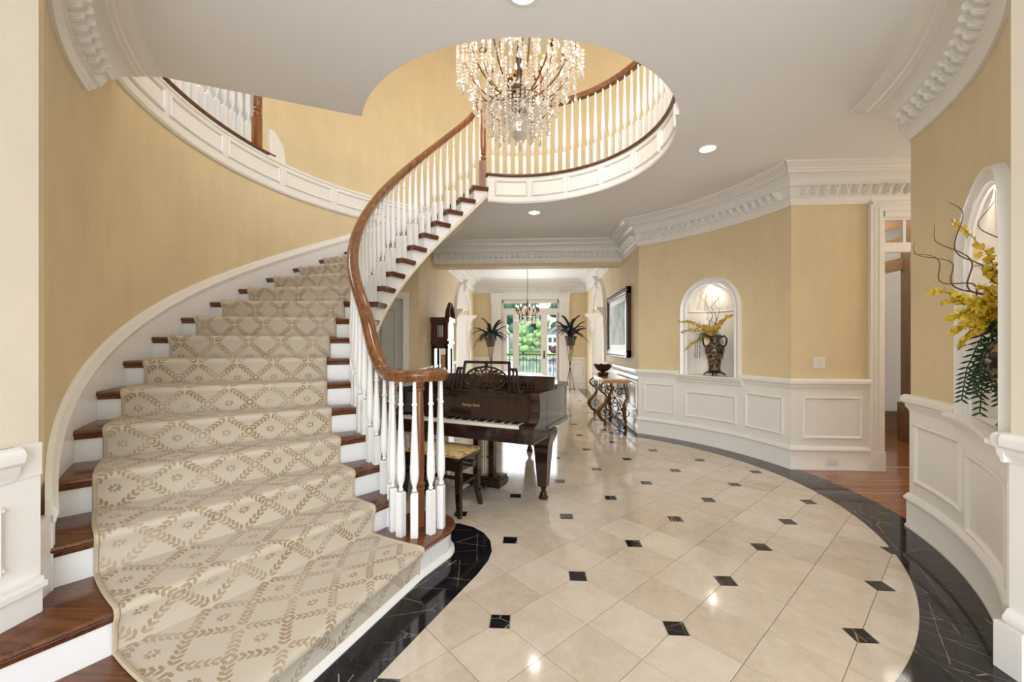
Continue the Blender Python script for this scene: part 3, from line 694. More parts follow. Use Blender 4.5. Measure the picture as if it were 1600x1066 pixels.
# inner stringer, soffit, trims
ZB = .34
def zb(a): return max(0.0, H*kf(a)-ZB)
mb = MB()
for k in range(2, 20):
    a0, a1 = nose(k)-1.2, nose(k+1)-1.2
    for i in range(4):
        b0, b1 = a0+(a1-a0)*i/4, a0+(a1-a0)*(i+1)/4; zt = k*H-.034
        mb.add([pol(b0, rs(b0), zb(b0)), pol(b1, rs(b1), zb(b1)), pol(b1, rs(b1), zt), pol(b0, rs(b0), zt),
                pol(b0, rs(b0)+.045, zb(b0)), pol(b1, rs(b1)+.045, zb(b1)), pol(b1, rs(b1)+.045, zt), pol(b0, rs(b0)+.045, zt)],
               [(0, 3, 2, 1), (4, 5, 6, 7), (0, 1, 5, 4), (2, 3, 7, 6)]+([(0, 4, 7, 3)] if i == 0 else [])+([(1, 2, 6, 5)] if i == 3 else []))
mb.build('inner_stringer', 'white_paint', st, 30)
aa = [224-2.0*i for i in range(58)]
aa = [a for a in aa if a > 109.5]+[109.5]
SB = [(-.022, 0), (-.022, .03), (-.012, .045), (0, .05), (.05, .05), (.05, 0)]
MB().sections([[pol(a, rs(a)+o, zb(a)+z) for o, z in SB] for a in aa]).build('stringer_trim', 'cream_paint', st)
MB().sections([[pol(a, r, zb(a)+.02) for r in (rs(a)+.02, 2.0, 2.5, 3.08)] for a in aa], False, False).build('soffit', 'cream_paint', st)
# tread end brackets (returns with a small nosing)
for k in range(2, 20):
    a0, a1 = nose(k), nose(k+1)-1.6
    secs = []
    for i in range(7):
        a = a0+(a1-a0)*i/6; r0 = rs(a)
        secs.append([pol(a, r0+.05, k*H-.001), pol(a, r0-.034, k*H-.001), pol(a, r0-.042, k*H-.016), pol(a, r0-.034, k*H-.032), pol(a, r0-.02, k*H-.052), pol(a, r0+.01, k*H-.052), pol(a, r0+.05, k*H-.04)])
    MB().sections(secs).build('tread_return', 'tread_wood', st)
# outer skirt board against the wall
mb = MB(); aa2 = [236-1.5*i for i in range(85)]; aa2 = [a for a in aa2 if a > 111]
def zsk(a): return H*kf(a)+.125 if a < 232 else H*kf(232)+.125-(a-232)*.05
aa2 = [a for a in aa2 if a <= 234]
mb.sections([[pol(a, R-.001, zb(a)), pol(a, R-.024, zb(a)), pol(a, R-.024, zsk(a)+.03), pol(a, R-.001, zsk(a)+.03)] for a in aa2])
mb.build('outer_skirt', 'white_paint', st)
SK = [(0, .0), (.03, .0), (.034, .02), (.04, .035), (.034, .055), (.026, .066), (.024, .09), (.016, .10), (0, .105)]
MB().sections([[pol(a, R-.001-o, zsk(a)+z) for o, z in SK] for a in aa2]).build('skirt_cap', 'white_trim', st)
q0, q1 = pol(232.5, R-.03), pol(232.5, R+.05)
MB().prism([(q0[0], q0[1]), (-1.935, 1.47), (-2.0, 1.43), (q1[0], q1[1])], .363, .68).build('skirt_return', 'white_paint', st)
# balusters
BP = [(.0, .29), (.013, .292), (.017, .30), (.011, .312), (.013, .325), (.024, .36), (.0275, .40), (.0275, .44), (.025, .52), (.019, .66), (.0145, .78), (.0125, .835), (.0185, .842), (.0185, .852), (.013, .858), (.0135, .872), (.012, .94), (.0105, 1.0)]
def baluster_mesh(hgt, fl=1.0):
    mb = MB(); b = .0225*fl; zt = .285*hgt
    mb.box(-b, b, -b, b, 0, zt-.01)
    mb.sections([[(x*s_, y*s_, z) for x, y in ((-b, -b), (b, -b), (b, b), (-b, b))] for s_, z in ((1, zt-.01), (.8, zt))])
    mb.lathe([(max(r, .004)*fl, z*hgt) for r, z in BP], n=12)
    return mb.mesh('baluster', 'white_paint', 35)
BM = {}
def bal(h_):
    key = round(h_*50)/50
    if key not in BM: BM[key] = baluster_mesh(key)
    return BM[key]
def rail_z(a):                                # centre line of the handrail
    z = H*kf(a)+.885
    if a > 232: z = None
    return z
VZ = 1.185
for k in range(2, 20):
    for da in (1.7, 5.2):
        a = nose(k)-da; p = pol(a, rb(a), k*H)
        if a > 233.5: top = VZ
        elif a > 225: t_ = (233.5-a)/8.5; top = VZ+(H*kf(225)+.885-VZ)*t_**1.25
        else: top = H*kf(a)+.885
        piece('baluster', bal(top-.02-k*H), st, rel(st, p), (0, 0, RAD(a)))
vol = [(-.955, 2.70), (-.915, 2.625), (-.84, 2.555), (-.75, 2.545), (-.66, 2.60), (-.615, 2.69), (-.65, 2.80)]
for x, y in vol: piece('baluster', bal(VZ-.02-H), st, rel(st, (x, y, H)), (0, 0, random.uniform(0, .3)+math.atan2(y-N0[1], x-N0[0])))
# newels
MB().lathe([(.034, H), (.034, .42), (.036, .43), (.030, .44), (.038, .455), (.038, .47), (.028, .48), (.03, .50), (.034, .60), (.033, .75), (.027, 1.05), (.024, 1.08), (.034, 1.09), (.034, 1.10), (.026, 1.11), (.036, 1.13), (.036, VZ)], (N0[0], N0[1], 0), 16).build('newel_post', 'rail_wood', st)
# handrail (moulded oval section) from the volute up to the gooseneck
def rail_sec(p, t, sc=1.0):
    t = Vector(t).normalized(); s_ = t.cross(Vector((0, 0, 1))).normalized(); u = s_.cross(t)
    prof = [(-.034, -.030), (-.038, -.012), (-.046, .004), (-.046, .018), (-.036, .032), (-.016, .040), (.016, .040), (.036, .032), (.046, .018), (.046, .004), (.038, -.012), (.034, -.030)]
    return [Vector(p)+s_*(x*sc)+u*(y*sc) for x, y in prof]
path = []
for i in range(11):                           # volute scroll around the newel
    an = RAD(60-i*27); rr = .045+.0115*i; path.append((N0[0]+rr*math.cos(an), N0[1]+rr*math.sin(an), VZ))
path = [(N0[0]+.155*math.cos(RAD(q_)), N0[1]+.155*math.sin(RAD(q_)), VZ) for q_ in range(80, -116, -15)]
path += [(-.905, 2.585, VZ), (-.975, 2.66, VZ)]
for a in (236.5, 234.0): path.append(pol(a, rb(a)-.005, VZ+(.012 if a < 235 else 0)))
for a in (231.5, 229, 226.8): t_ = (233.5-a)/8.5; path.append(pol(a, rb(a), VZ+(H*kf(225)+.885-VZ)*t_**1.25))
a = 225.0
while a > 116: path.append(pol(a, rb(a), H*kf(a)+.885)); a -= 2.5
zt = H*kf(116)+.885
for a, z in ((114.6, zt+.07), (113.9, zt+.15), (113.6, zt+.24), (113.3, 4.60)): path.append(pol(a, rb(a), z))
def smooth_path(p, it=2):
    p = [Vector(q_) for q_ in p]
    for _ in range(it): p = [p[0]]+[(p[i-1]+p[i]*2+p[i+1])/4 for i in range(1, len(p)-1)]+[p[-1]]
    return p
path = smooth_path(path, 2); secs = []
prev = None
for i, p in enumerate(path):
    t = path[min(i+1, len(path)-1)]-path[max(i-1, 0)]
    if Vector((t.x, t.y)).length < .35*abs(t.z) and prev is not None:
        # steep gooseneck: keep the side direction
        s_ = prev; tt = t.normalized(); u = s_.cross(tt)
        prof = [(-.034, -.030), (-.038, -.012), (-.046, .004), (-.046, .018), (-.036, .032), (-.016, .040), (.016, .040), (.036, .032), (.046, .018), (.046, .004), (.038, -.012), (.034, -.030)]
        secs.append([p+s_*x+u*y for x, y in prof])
    else:
        s_ = t.normalized().cross(Vector((0, 0, 1))).normalized(); prev = s_; secs.append(rail_sec(p, t))
MB().sections(secs).build('handrail', 'rail_wood', st)
MB().lathe([(.10, VZ-.03), (.135, VZ-.02), (.14, VZ), (.135, VZ+.02), (.10, VZ+.034), (.04, VZ+.036)], (N0[0], N0[1], 0), 24).build('volute_cap', 'rail_wood', st)
NT = pol(111.3, rb(111), 0)
def newel_top(x, y, z0, h_, par, parent_rel=True):
    mb = MB(); b = .043
    mb.box(x-b, x+b, y-b, y+b, z0, z0+.36*h_/1.1)
    q_ = z0+.36*h_/1.1
    mb.lathe([(.03, q_), (.038, q_+.015), (.046, q_+.035), (.046, q_+.05), (.03, q_+.06), (.028, q_+.075), (.042, q_+.09), (.042, q_+.10), (.034, q_+.115), (.042, q_+.13), (.045, q_+.2), (.042, q_+.4), (.03, z0+h_-.06), (.036, z0+h_-.05), (.036, z0+h_-.03), (.028, z0+h_)], (x, y, 0), 14)
    return mb.build('newel_post', 'rail_wood', par)
newel_top(NT[0], NT[1], 19*H, 1.10, st)
# ------------------------------------------------------------------ stair carpet
cp = thing('stair_carpet', (CX, CY, 0), 'cream and olive leaf-patterned carpet runner covering the stairs', 'carpet', world=True)
def ang_at(k, m_, r): return nose(k)+math.degrees(m_/r)
rows = []   # (func r -> (a, z))
vv = 0; seq = []
T = .012
for k in range(1, 20):
    z = k*H; zp = (k-1)*H
    ex = .03 if k == 1 else 0.0
    seq += [(k, -.016+ex*.6, zp+(T if k > 1 else .028)), (k, -.016+ex*.6, zp+.07), (k, -.012+ex*.6, z-.06), (k, .006+ex, z-.03), (k, .012+ex, z-.012), (k, .006+ex, z+.006), (k, -.012+ex, z+T), (k, -.05, z+T)]
    nd_ = 5
    seq += [('t', k, (i+1)/(nd_+1), z+T) for i in range(nd_)]
def row(sq, r):
    if sq[0] == 't':
        _, k, t_, z = sq; a0 = nose(k)+math.degrees(-.05/r); a1 = nose(k+1)+math.degrees(-.016/r)
        return (a0+(a1-a0)*t_, z)
    k, m_, z = sq; return (ang_at(k, m_, r), z)
NR = 24; mb = MB(); mb.uv = []; vlen = 0; prevp = None
for sq in seq:
    z_ = row(sq, 2.4)[1]; kk = sq[1] if sq[0] == 't' else sq[0]
    r0, r1 = 1.745, 2.945
    if kk == 1:
        r0 = 1.745
        if sq[0] == 't': r0 = 1.80-.055*sq[2] if False else 1.74
    mid = Vector(pol(*((row(sq, 2.35)[0]), 2.35, z_)))
    if prevp is not None: vlen += (mid-prevp).length
    prevp = mid
    for i in range(NR+1):
        r = r0+(r1-r0)*i/NR; a_, z_ = row(sq, r)
        mb.v.append(pol(a_, r, z_)); mb.uv.append((r, vlen))
n = NR+1
for i in range(len(seq)-1):
    for j in range(NR): mb.f.append((i*n+j, i*n+j+1, (i+1)*n+j+1, (i+1)*n+j))
body = mb.build('runner', 'carpet', cp, 60)
for r_ in (1.742, 2.948):
    MB().tube([pol(row(sq, r_)[0], r_, row(sq, r_)[1]-.001) for sq in seq], .0095, 6).build('binding', 'carpet_binding', cp)
# ------------------------------------------------------------------ stairwell fascia and balcony railing
f1 = thing('trim_21', (CX, CY, ZC), 'white panelled fascia around the stairwell opening', 'fascia', world=True, kind='structure')
FP = [(0, 3.285), (.025, 3.285), (.032, 3.30), (.02, 3.325), (.012, 3.345), (.012, Z2), (0, Z2)]
def in_prof(prof, a0, a1, rw): return MB().sections([[pol(a0+(a1-a0)*i/60, rw-o, z) for o, z in prof] for i in range(61)])
in_prof(FP, 108.8, -24, RW).build('fascia_board', 'white_trim', f1); in_prof([(0, ZC), (.006, ZC), (.006, Z2), (0, Z2)], -24, -154.3, RW).build('fascia_board', 'white_trim', f1)
CAPP = [(-.09, Z2), (.03, Z2), (.042, Z2+.010), (.042, Z2+.022), (.03, Z2+.034), (-.09, Z2+.034)]
in_prof(CAPP, 109.2, -40, RW).build('nosing_cap', 'tread_wood', f1)
a = 105.0
while a > -10:
    arc_frame(f1, a-17.5, a, 3.375, 3.585, RW-.004); a -= 19.3
# radial edge of the upper floor over the stairs
br = thing('balcony_railing', (CX, CY, Z2), 'white balusters and brown rail of the balcony around the stairwell', 'railing', world=True)
rr_ = RW+.02
BMB = baluster_mesh(.90)
a = 105.8
while a > -36:
    piece('baluster', BMB, br, rel(br, pol(a, rr_, Z2+.034)), (0, 0, RAD(a))); a -= 4.15
zr = Z2+.034+.90
MB().sections([rail_sec(pol(a_, rr_, zr+.02), Vector(pol(a_-1, rr_))-Vector(pol(a_+1, rr_))) for a_ in [112-2*i for i in range(76)]]).build('handrail', 'rail_wood', br)
# upper-left opening: white band on the wall and a railing above it
f2 = thing('trim_22', (CX, CY, Z2), 'white panelled band along the stair wall at upper-floor level', 'fascia', world=True, kind='structure')
BD = [(0, 3.26), (.02, 3.26), (.034, 3.275), (.034, 3.295), (.02, 3.31), (.014, 3.335), (.014, 3.60), (.028, 3.612), (.028, 3.63), (.014, 3.645), (0, 3.645)]
arc_prof(MB(), BD, 111, 207.5).build('band_board', 'white_trim', f2)
for a0, a1 in ((122, 134.8), (136, 148.8), (150.0, 163.2), (164.4, 178.0), (179.2, 192.4), (193.6, 206.5)): arc_frame(f2, a0, a1, 3.375, 3.575, R-.008)
arc_prof(MB(), [(-.14, Z2+.02), (.02, Z2+.02), (.036, Z2+.03), (.036, Z2+.044), (.02, Z2+.054), (-.14, Z2+.054)], 165.8, 206.2).build('nosing_cap', 'tread_wood', f2)
MB().sections([[pol(a_, r_, z_) for a_, z_ in ((167.4, Z2-.02), (167.4, Z2+.33), (166.0, Z2+.335), (163.6, Z2+.20), (163.0, Z2+.03), (163.0, Z2-.02))] for r_ in (R-.03, R+.16)]).build('end_block', 'white_trim', f2)
ur = thing('gallery_railing', (CX, CY, Z2+.05), 'white balusters of the upper gallery railing at the upper left, behind the ceiling edge', 'railing', world=True)
a = 171.5
while a < 206:
    piece('baluster', BMB, ur, rel(ur, pol(a, R+.05, Z2+.054)), (0, 0, RAD(a))); a += 1.95
NP = pol(169.3, R+.04); newel_top(NP[0], NP[1], Z2+.054, 1.1, ur)
MB().sections([rail_sec(pol(a_, R+.05, Z2+.99), Vector(pol(a_+1, R))-Vector(pol(a_-1, R))) for a_ in [169.5+2*i for i in range(19)]]).build('handrail', 'rail_wood', ur)
mb = MB(); annulus(mb, 130, 215, R+.14, 5.6, Z2-.1, Z2+.02)
struct(mb, 'floor_gallery', 'tread_wood', 'floor of the upper gallery', 'floor')
mb = MB(); arc_wall(mb, 128, 218, Z2-.05, 6.5, rw=5.2)
struct(mb, 'wall_gallery', 'white_paint', 'pale wall at the back of the upper gallery', 'wall')
mb = MB(); annulus(mb, 128, 218, R, 5.4, 6.5, 6.6)
struct(mb, 'ceiling_gallery', 'ceiling_paint', 'ceiling of the upper gallery', 'ceiling')
area('gallery_lamp', pol(186, 4.2, 6.3), (0, 0, 0), 1.5, 1.5, 45, (1, .97, .92))
# door under the stairs
d2 = thing('door_2', pol(136, R, 0), 'grey-white panelled door under the stairs', 'door', world=True, kind='structure')
mb = MB()
arc_prof(mb, [(-.06, .01), (-.02, .01), (-.02, 2.12), (-.06, 2.12)], 129.3, 143.2); mb.build('door_leaf', 'door_paint', d2)
for z0, z1 in ((.2, .85), (1.0, 1.95)): arc_frame(d2, 131.0, 135.5, z0, z1, R+.028, 'panel_frame', 'door_paint'); arc_frame(d2, 137.0, 141.6, z0, z1, R+.028, 'panel_frame', 'door_paint')
for a0, a1 in ((127.2, 129.1), (143.3, 145.2)): arc_prof(MB(), [(0, 0), (.03, 0), (.03, 2.23), (0, 2.23)], a0, a1).build('casing', 'white_trim', d2)
arc_prof(MB(), [(0, 2.12), (.03, 2.12), (.03, 2.23), (0, 2.23)], 129.1, 143.3).build('casing', 'white_trim', d2)
p = pol(130.3, R-.05, .98); MB().ball(p, .032, 10, 6).build('door_knob', 'brass', d2)
# railing of the lower flight, under the stairs
lr = thing('cellar_railing', (-1.6, 4.8, 0), 'brown railing with white balusters under the curve of the stairs', 'railing', world=True)
MB().tube([(-1.63, 4.15, .90), (-1.60, 4.7, .90), (-1.55, 5.35, .90)], .035, 8).build('rail', 'rail_wood', lr)
for i in range(8): piece('baluster', bal(.88), lr, rel(lr, (-1.63+.011*i, 4.22+.155*i, 0)))
MB().tube([(-1.72, 4.35, .42), (-1.70, 5.0, .85)], .03, 8).build('sloping_rail', 'rail_wood', lr)

# ================================================================== CRYSTAL CHANDELIER
ch = thing('crystal_chandelier', (CX, CY, 3.42), 'large crystal chandelier hanging in the stairwell opening', 'chandelier')
Z0 = 3.42
MB().lathe([(.01, .20), (.05, .22), (.06, .26), (.075, .28), (.075, .50), (.06, .52), (.03, .56), (.02, .70), (.035, .78), (.02, .9), (.012, 1.2), (.01, 3.0)], n=14).build('stem', 'dark_metal', ch)
gb = MB()
for j in range(1): gb.ball((0, 0, .09), .108, 14, 9, (1, 1, 1.05))
gbo = gb.build('globe', 'crystal', ch, 0)
bead = MB()
def strand(mb, n, drop, r=.017):
    z = 0
    for i in range(n):
        mb.sections([[(q_*r*math.cos(2*PI*j/6), q_*r*math.sin(2*PI*j/6), z+dz*r) for j in range(6)] for q_, dz in ((.1, 0), (1, -.9), (1, -1.3), (.1, -2.2))]); z -= 2.3*r
    mb.sections([[(q_*drop*math.cos(2*PI*j/6), .55*q_*drop*math.sin(2*PI*j/6), z+dz*drop) for j in range(6)] for q_, dz in ((.08, 0), (.5, -1.0), (1, -2.2), (.75, -2.9), (.08, -3.4))]); return mb
SM = [strand(MB(), 5, .028).mesh('strand', 'crystal', 0), strand(MB(), 3, .032).mesh('strand', 'crystal', 0), strand(MB(), 7, .028, .015).mesh('strand', 'crystal', 0)]
def arm_pts(rm, zm, z0):
    return [(.05+(rm-.05)*math.sin(t*PI/2)**1.0 if t < 1 else rm, 0, z0+(zm-z0)*(1-math.cos(t*PI/2))**1.15) for t in [i/10 for i in range(11)]]
armA = MB().tube(arm_pts(.56, .98, .36), .0075, 6).mesh('arm', 'gold_bronze', 60)
armB = MB().tube(arm_pts(.36, .80, .42), .0065, 6).mesh('arm', 'gold_bronze', 60)
cup = MB().lathe([(.004, -.03), (.02, -.02), (.012, -.01), (.034, .0), (.038, .012), (.018, .014), (.014, .02), (.014, .07), (.010, .075)], n=10).mesh('candle_cup', 'gold_bronze', 50)
bulb = MB().lathe([(.002, .075), (.012, .085), (.014, .10), (.007, .125), (.001, .14)], n=8).mesh('bulb', 'bulb_glow', 60)
for i in range(12):
    an = 2*PI*i/12+.1; c_, s_ = math.cos(an), math.sin(an)
    piece('arm', armA, ch, (0, 0, 0), (0, 0, an))
    for (r_, z_) in ((.56, .98),):
        cu_ = piece('candle_cup', cup, ch, (r_*c_, r_*s_, z_)); piece('bulb', bulb, cu_)
    for n_, (r_, z_, an_) in enumerate(((.60, .95, an), (.52, .93, an+.13), (.58, .90, an-.13), (.47, .66, an), (.38, .50, an+.1), (.60, .78, an+.2), (.53, .74, an-.06), (.46, .92, an+.2), (.42, .76, an+.28), (.33, .88, an), (.62, .84, an+.33), (.25, .78, an+.15), (.30, .42, an+.05))):
        piece('strand', SM[(i+n_) % 3], ch, (r_*math.cos(an_), r_*math.sin(an_), z_-random.uniform(0, .05)), (0, 0, random.uniform(0, 3)))
for i in range(8):
    an = 2*PI*i/8+.3
    piece('arm', armB, ch, (0, 0, 0), (0, 0, an))
    cu_ = piece('candle_cup', cup, ch, (.36*math.cos(an), .36*math.sin(an), .80)); piece('bulb', bulb, cu_)
    for r_, z_ in ((.38, .80), (.30, .62), (.20, .46)): piece('strand', SM[i % 3], ch, (r_*math.cos(an+.1), r_*math.sin(an+.1), z_), (0, 0, an))
for i in range(14):
    an = 2*PI*i/14
    piece('strand', SM[1], ch, (.085*math.cos(an), .085*math.sin(an), .36), (0, 0, an)); piece('strand', SM[2], ch, (.17*math.cos(an), .17*math.sin(an), .34+.03*(i % 2)), (0, 0, an))
for z_, r_ in ((.30, .30), (.34, .17), (.93, .55)):
    MB().tube([(r_*math.cos(2*PI*i/36), r_*math.sin(2*PI*i/36), z_) for i in range(37)], .005, 5, False).build('ring', 'gold_bronze', ch)
for i in range(16): piece('strand', SM[i % 2], ch, (.30*math.cos(i*PI/8), .30*math.sin(i*PI/8), .30), (0, 0, i))
d = bpy.data.lights.new('chandelier_glow', 'POINT'); d.energy = 48; d.color = (1, .89, .72); d.shadow_soft_size = .35
o = bpy.data.objects.new('chandelier_glow', d); COL.objects.link(o); o.location = (CX, CY, 4.75)

# ================================================================== RECESSED LIGHTS
def downlight(x, y, label, z=ZC, power=19):
    t = thing('recessed_light', (x, y, z), label, 'ceiling light', 'recessed lights')
    MB().sections([[(r_*math.cos(2*PI*j/24), r_*math.sin(2*PI*j/24), z_) for j in range(24)] for r_, z_ in ((.095, 0), (.095, -.006), (.075, -.008), (.072, 0))], True, False).build('trim_ring', 'white_trim', t)
    MB().lathe([(.074, -.003), (.074, -.0055)], n=24).build('lens', 'downlight_glow', t)
    d = bpy.data.lights.new('downlight', 'SPOT'); d.energy = power; d.spot_size = RAD(125); d.spot_blend = .7; d.color = (1, .96, .90); d.shadow_soft_size = .07
    o = bpy.data.objects.new('downlight', d); COL.objects.link(o); o.location = (x, y, z-.02)
downlight(1.71, 4.18, 'round recessed light in the ceiling right of the stairwell')
downlight(.0, 6.05, 'round recessed light in the ceiling beyond the stairwell')
downlight(-.06, 2.27, 'round recessed light at the top edge of the photo')

# ================================================================== GRAND PIANO
pz = thing('grand_piano', (-.69, 3.56, 0), 'dark brown grand piano with a carved fretwork music desk', 'piano', rotz=RAD(-21.8))
ZK0, ZT = .60, .985
def bez(p0, p1, p2, p3, n):
    return [tuple((1-t)**3*a+3*(1-t)**2*t*b+3*(1-t)*t*t*c_+t**3*d_ for a, b, c_, d_ in zip(p0, p1, p2, p3)) for t in [i/n for i in range(n+1)]]
def outline(g_=0):
    g2 = g_
    pts = [(.74+g2, .30), (.74+g2, .78)]
    pts += bez((.74+g2, .80), (.74+g2, 1.15), (.30+g2, 1.15), (.18+g2, 1.55), 10)[1:]
    pts += bez((.18+g2, 1.55), (.10+g2, 1.85), (.10, 2.12+g2), (-.30, 2.12+g2), 8)[1:]
    pts += bez((-.30, 2.12+g2), (-.62, 2.12+g2), (-.74-g2, 2.08), (-.74-g2, 1.85), 6)[1:]
    pts += [(-.74-g2, .30)]
    return pts
MB().prism(outline(), ZK0+.05, ZT).build('case', 'piano_wood', pz)
MB().prism(outline(.012), ZK0+.05, ZK0+.085).build('case_moulding', 'piano_wood', pz)
# cheeks (arms) with the scooped front
for s_ in (-1, 1):
    x0, x1 = (.655, .74) if s_ > 0 else (-.74, -.655)
    prof = [(0.0, ZK0), (0.0, .70), (.015, .725), (.05, .735), (.09, .75), (.125, .79), (.14, .85), (.135, .91), (.12, .95), (.125, ZT), (.31, ZT), (.31, ZK0)]
    MB().sections([[(x, y, z) for y, z in prof] for x in (x0, x1)]).build('arm', 'piano_wood', pz)
MB().box(-.74, .74, -.01, .34, ZK0, .66).box(-.745, .745, -.018, .34, ZK0-.012, ZK0+.012).build('keybed', 'piano_wood', pz)
MB().box(-.655, .655, -.005, .012, .66, .70).build('key_slip', 'piano_wood', pz)
for s_ in (-1, 1): MB().box(min(.61*s_, .655*s_), max(.61*s_, .655*s_), .0, .15, .66, .735).build('key_block', 'piano_wood', pz)
kw = MB().box(.0004, .0228, .014, .165, .69, .722).mesh('white_key', 'ivory', 0); kb = MB().box(-.005, .005, .07, .165, .722, .733).mesh('black_key', 'key_black', 0)
for i in range(52):
    piece('white_key', kw, pz, (-.6045+i*.02325, 0, 0))
    if i % 7 in (0, 2, 3, 5, 6) and i < 51: piece('black_key', kb, pz, (-.6045+(i+1)*.02325, 0, 0))
MB().add([(-.655, .165, .72), (.655, .165, .72), (.655, .20, .935), (-.655, .20, .935), (-.655, .24, .72), (.655, .24, .72), (.655, .24, .935), (-.655, .24, .935)],
         [(0, 1, 2, 3), (5, 4, 7, 6), (3, 2, 6, 7), (0, 4, 5, 1), (0, 3, 7, 4), (1, 5, 6, 2)]).build('fallboard', 'piano_wood', pz)
MB().box(-.66, .66, .15, .30, .935, .955).box(-.66, .66, .16, .18, .955, .965).build('name_shelf', 'piano_wood', pz)
cu_ = bpy.data.curves.new('name_text', 'FONT'); cu_.body = 'George Steck'; cu_.size = .034; cu_.align_x = 'CENTER'; cu_.extrude = .0006
to = bpy.data.objects.new('name_text_tmp', cu_); COL.objects.link(to)
dg = bpy.context.evaluated_depsgraph_get(); me = bpy.data.meshes.new_from_object(to.evaluated_get(dg)); bpy.data.objects.remove(to, do_unlink=True)
me.materials.clear(); me.materials.append(MATS['gilt_letter'])
o = piece('maker_lettering', me, pz, (.05, .1815, .832), (math.atan2(.215, .035), 0, 0)); o['label'] = 'gold lettering on the fallboard'
# lid: main board folded front flap
lid = [(x, y) for x, y in outline(.022)]
lidp = [(.762, .50)]+[p for p in lid if p[1] > .5]+[(-.762, .50)]
MB().prism(lidp, ZT+.002, ZT+.024).build('lid', 'piano_wood', pz)
MB().box(-.762, .762, .505, .82, ZT+.026, ZT+.046).build('lid_flap', 'piano_wood', pz)
MB().add([(-.70, .47, ZT-.02), (.74, .47, ZT-.02), (.74, .50, ZT-.02), (-.70, .50, ZT-.02), (-.7, .50, ZT+.115), (.74, .50, ZT+.115), (.74, .52, ZT+.115), (-.7, .52, ZT+.115)],
         [(3, 2, 1, 0), (4, 5, 6, 7), (0, 1, 5, 4), (1, 2, 6, 5), (2, 3, 7, 6), (3, 0, 4, 7)]).build('flap_edge', 'piano_wood', pz)
# music desk with fretwork oval
md = thing('music_desk', (0, 0, 0), None, None); md.parent = pz; md.location = (.14, .265, .955); md.rotation_euler = (RAD(-10), 0, 0); md.scale = (1, 1, 1.08)
def bar(mb, x0, z0, x1, z1, w_=.016, th=.016):
    d_ = Vector((x1-x0, z1-z0)); n_ = Vector((-d_.y, d_.x)).normalized()*w_/2
    mb.sections([[(x0+n_.x, y, z0+n_.y), (x1+n_.x, y, z1+n_.y), (x1-n_.x, y, z1-n_.y), (x0-n_.x, y, z0-n_.y)] for y in (0, th)]); return mb
mb = MB()
bar(mb, -.35, .0, .35, .0, .03, .03); bar(mb, -.35, 0, -.305, .20, .02); bar(mb, .35, 0, .305, .20, .02); bar(mb, -.31, .20, -.245, .20, .02); bar(mb, .31, .20, .245, .20, .02)
bar(mb, -.255, 0, -.23, .262, .024); bar(mb, .255, 0, .23, .262, .024); bar(mb, -.235, .255, .235, .255, .024)
bar(mb, -.30, 0, -.275, .20, .018); bar(mb, .30, 0, .275, .20, .018); bar(mb, 0, .21, 0, .255, .03)
mb.build('desk_frame', 'piano_wood', md)
mb = MB(); cz, rx, rz = .115, .215, .10
ov = lambda t, q_: (rx*q_*math.cos(t), cz+rz*q_*math.sin(t))
for i in range(40):
    t0, t1 = 2*PI*i/40, 2*PI*(i+1)/40; a_, b_ = ov(t0, 1), ov(t1, 1); bar(mb, a_[0], a_[1], b_[0], b_[1], .016)
for i in range(20):
    t0 = 2*PI*i/20; a_, b_ = ov(t0, .25), ov(t0+.0, .97); bar(mb, a_[0], a_[1], b_[0], b_[1], .010, .012)
    if i % 2 == 0:
        a_, b_ = ov(t0, .62), ov(t0+.32, .9); bar(mb, a_[0], a_[1], b_[0], b_[1], .010, .012); b_ = ov(t0-.32, .9); bar(mb, a_[0], a_[1], b_[0], b_[1], .010, .012)
mb.sections([[(rx*.28*math.cos(2*PI*i/20), y, cz+rz*.32*math.sin(2*PI*i/20)) for i in range(20)] for y in (-.004, .016)])
for s_ in (-1, 1): bar(mb, .2*s_, cz, .245*s_, cz, .02)
mb.build('fretwork_oval', 'piano_wood', md)
# legs, lyre
def pleg(x, y):
    t = thing('leg', (x, y, 0), None, None); t.parent = pz; t.rotation_euler = (0, 0, 0)
    MB().sections([[(a_*w_, b_*w_, z) for a_, b_ in ((-1, -1), (1, -1), (1, 1), (-1, 1))] for w_, z in ((.036, .115), (.040, .12), (.066, .47), (.070, .50), (.088, .54), (.098, .58), (.098, ZK0+.04))]).build('post', 'piano_wood', t, 0)
    MB().lathe([(.026, .10), (.030, .118), (.022, .095), (.020, .07), (.028, .06), (.034, .045), (.018, .04)], n=12).build('caster_socket', 'bronze', t)
    MB().lathe([(.022, .0), (.042, .006), (.044, .018), (.036, .03), (.026, .042)], n=14).build('caster', 'bronze', t)
pleg(.655, .44); pleg(-.655, .44); pleg(-.09, 1.92)
ly = thing('pedal_lyre', (.02, .50, 0), None, None); ly.parent = pz
for x in (-.085, .085): MB().box(x-.028, x+.028, -.03, .03, .13, .64).build('lyre_post', 'piano_wood', ly)
MB().box(-.20, .20, -.08, .09, .03, .13).box(-.21, .21, -.09, .10, .05, .10).build('lyre_box', 'piano_wood', ly)
for x in (-.012, .012): MB().tube([(x, 0, .13), (x, 0, .64)], .004, 6).build('pedal_rod', 'plastic_white', ly)
for x in (-.07, 0, .07): MB().tube([(x, -.08, .06), (x, -.12, .055), (x, -.15, .045)], [.006, .009, .011], 8).build('pedal', 'bronze', ly)
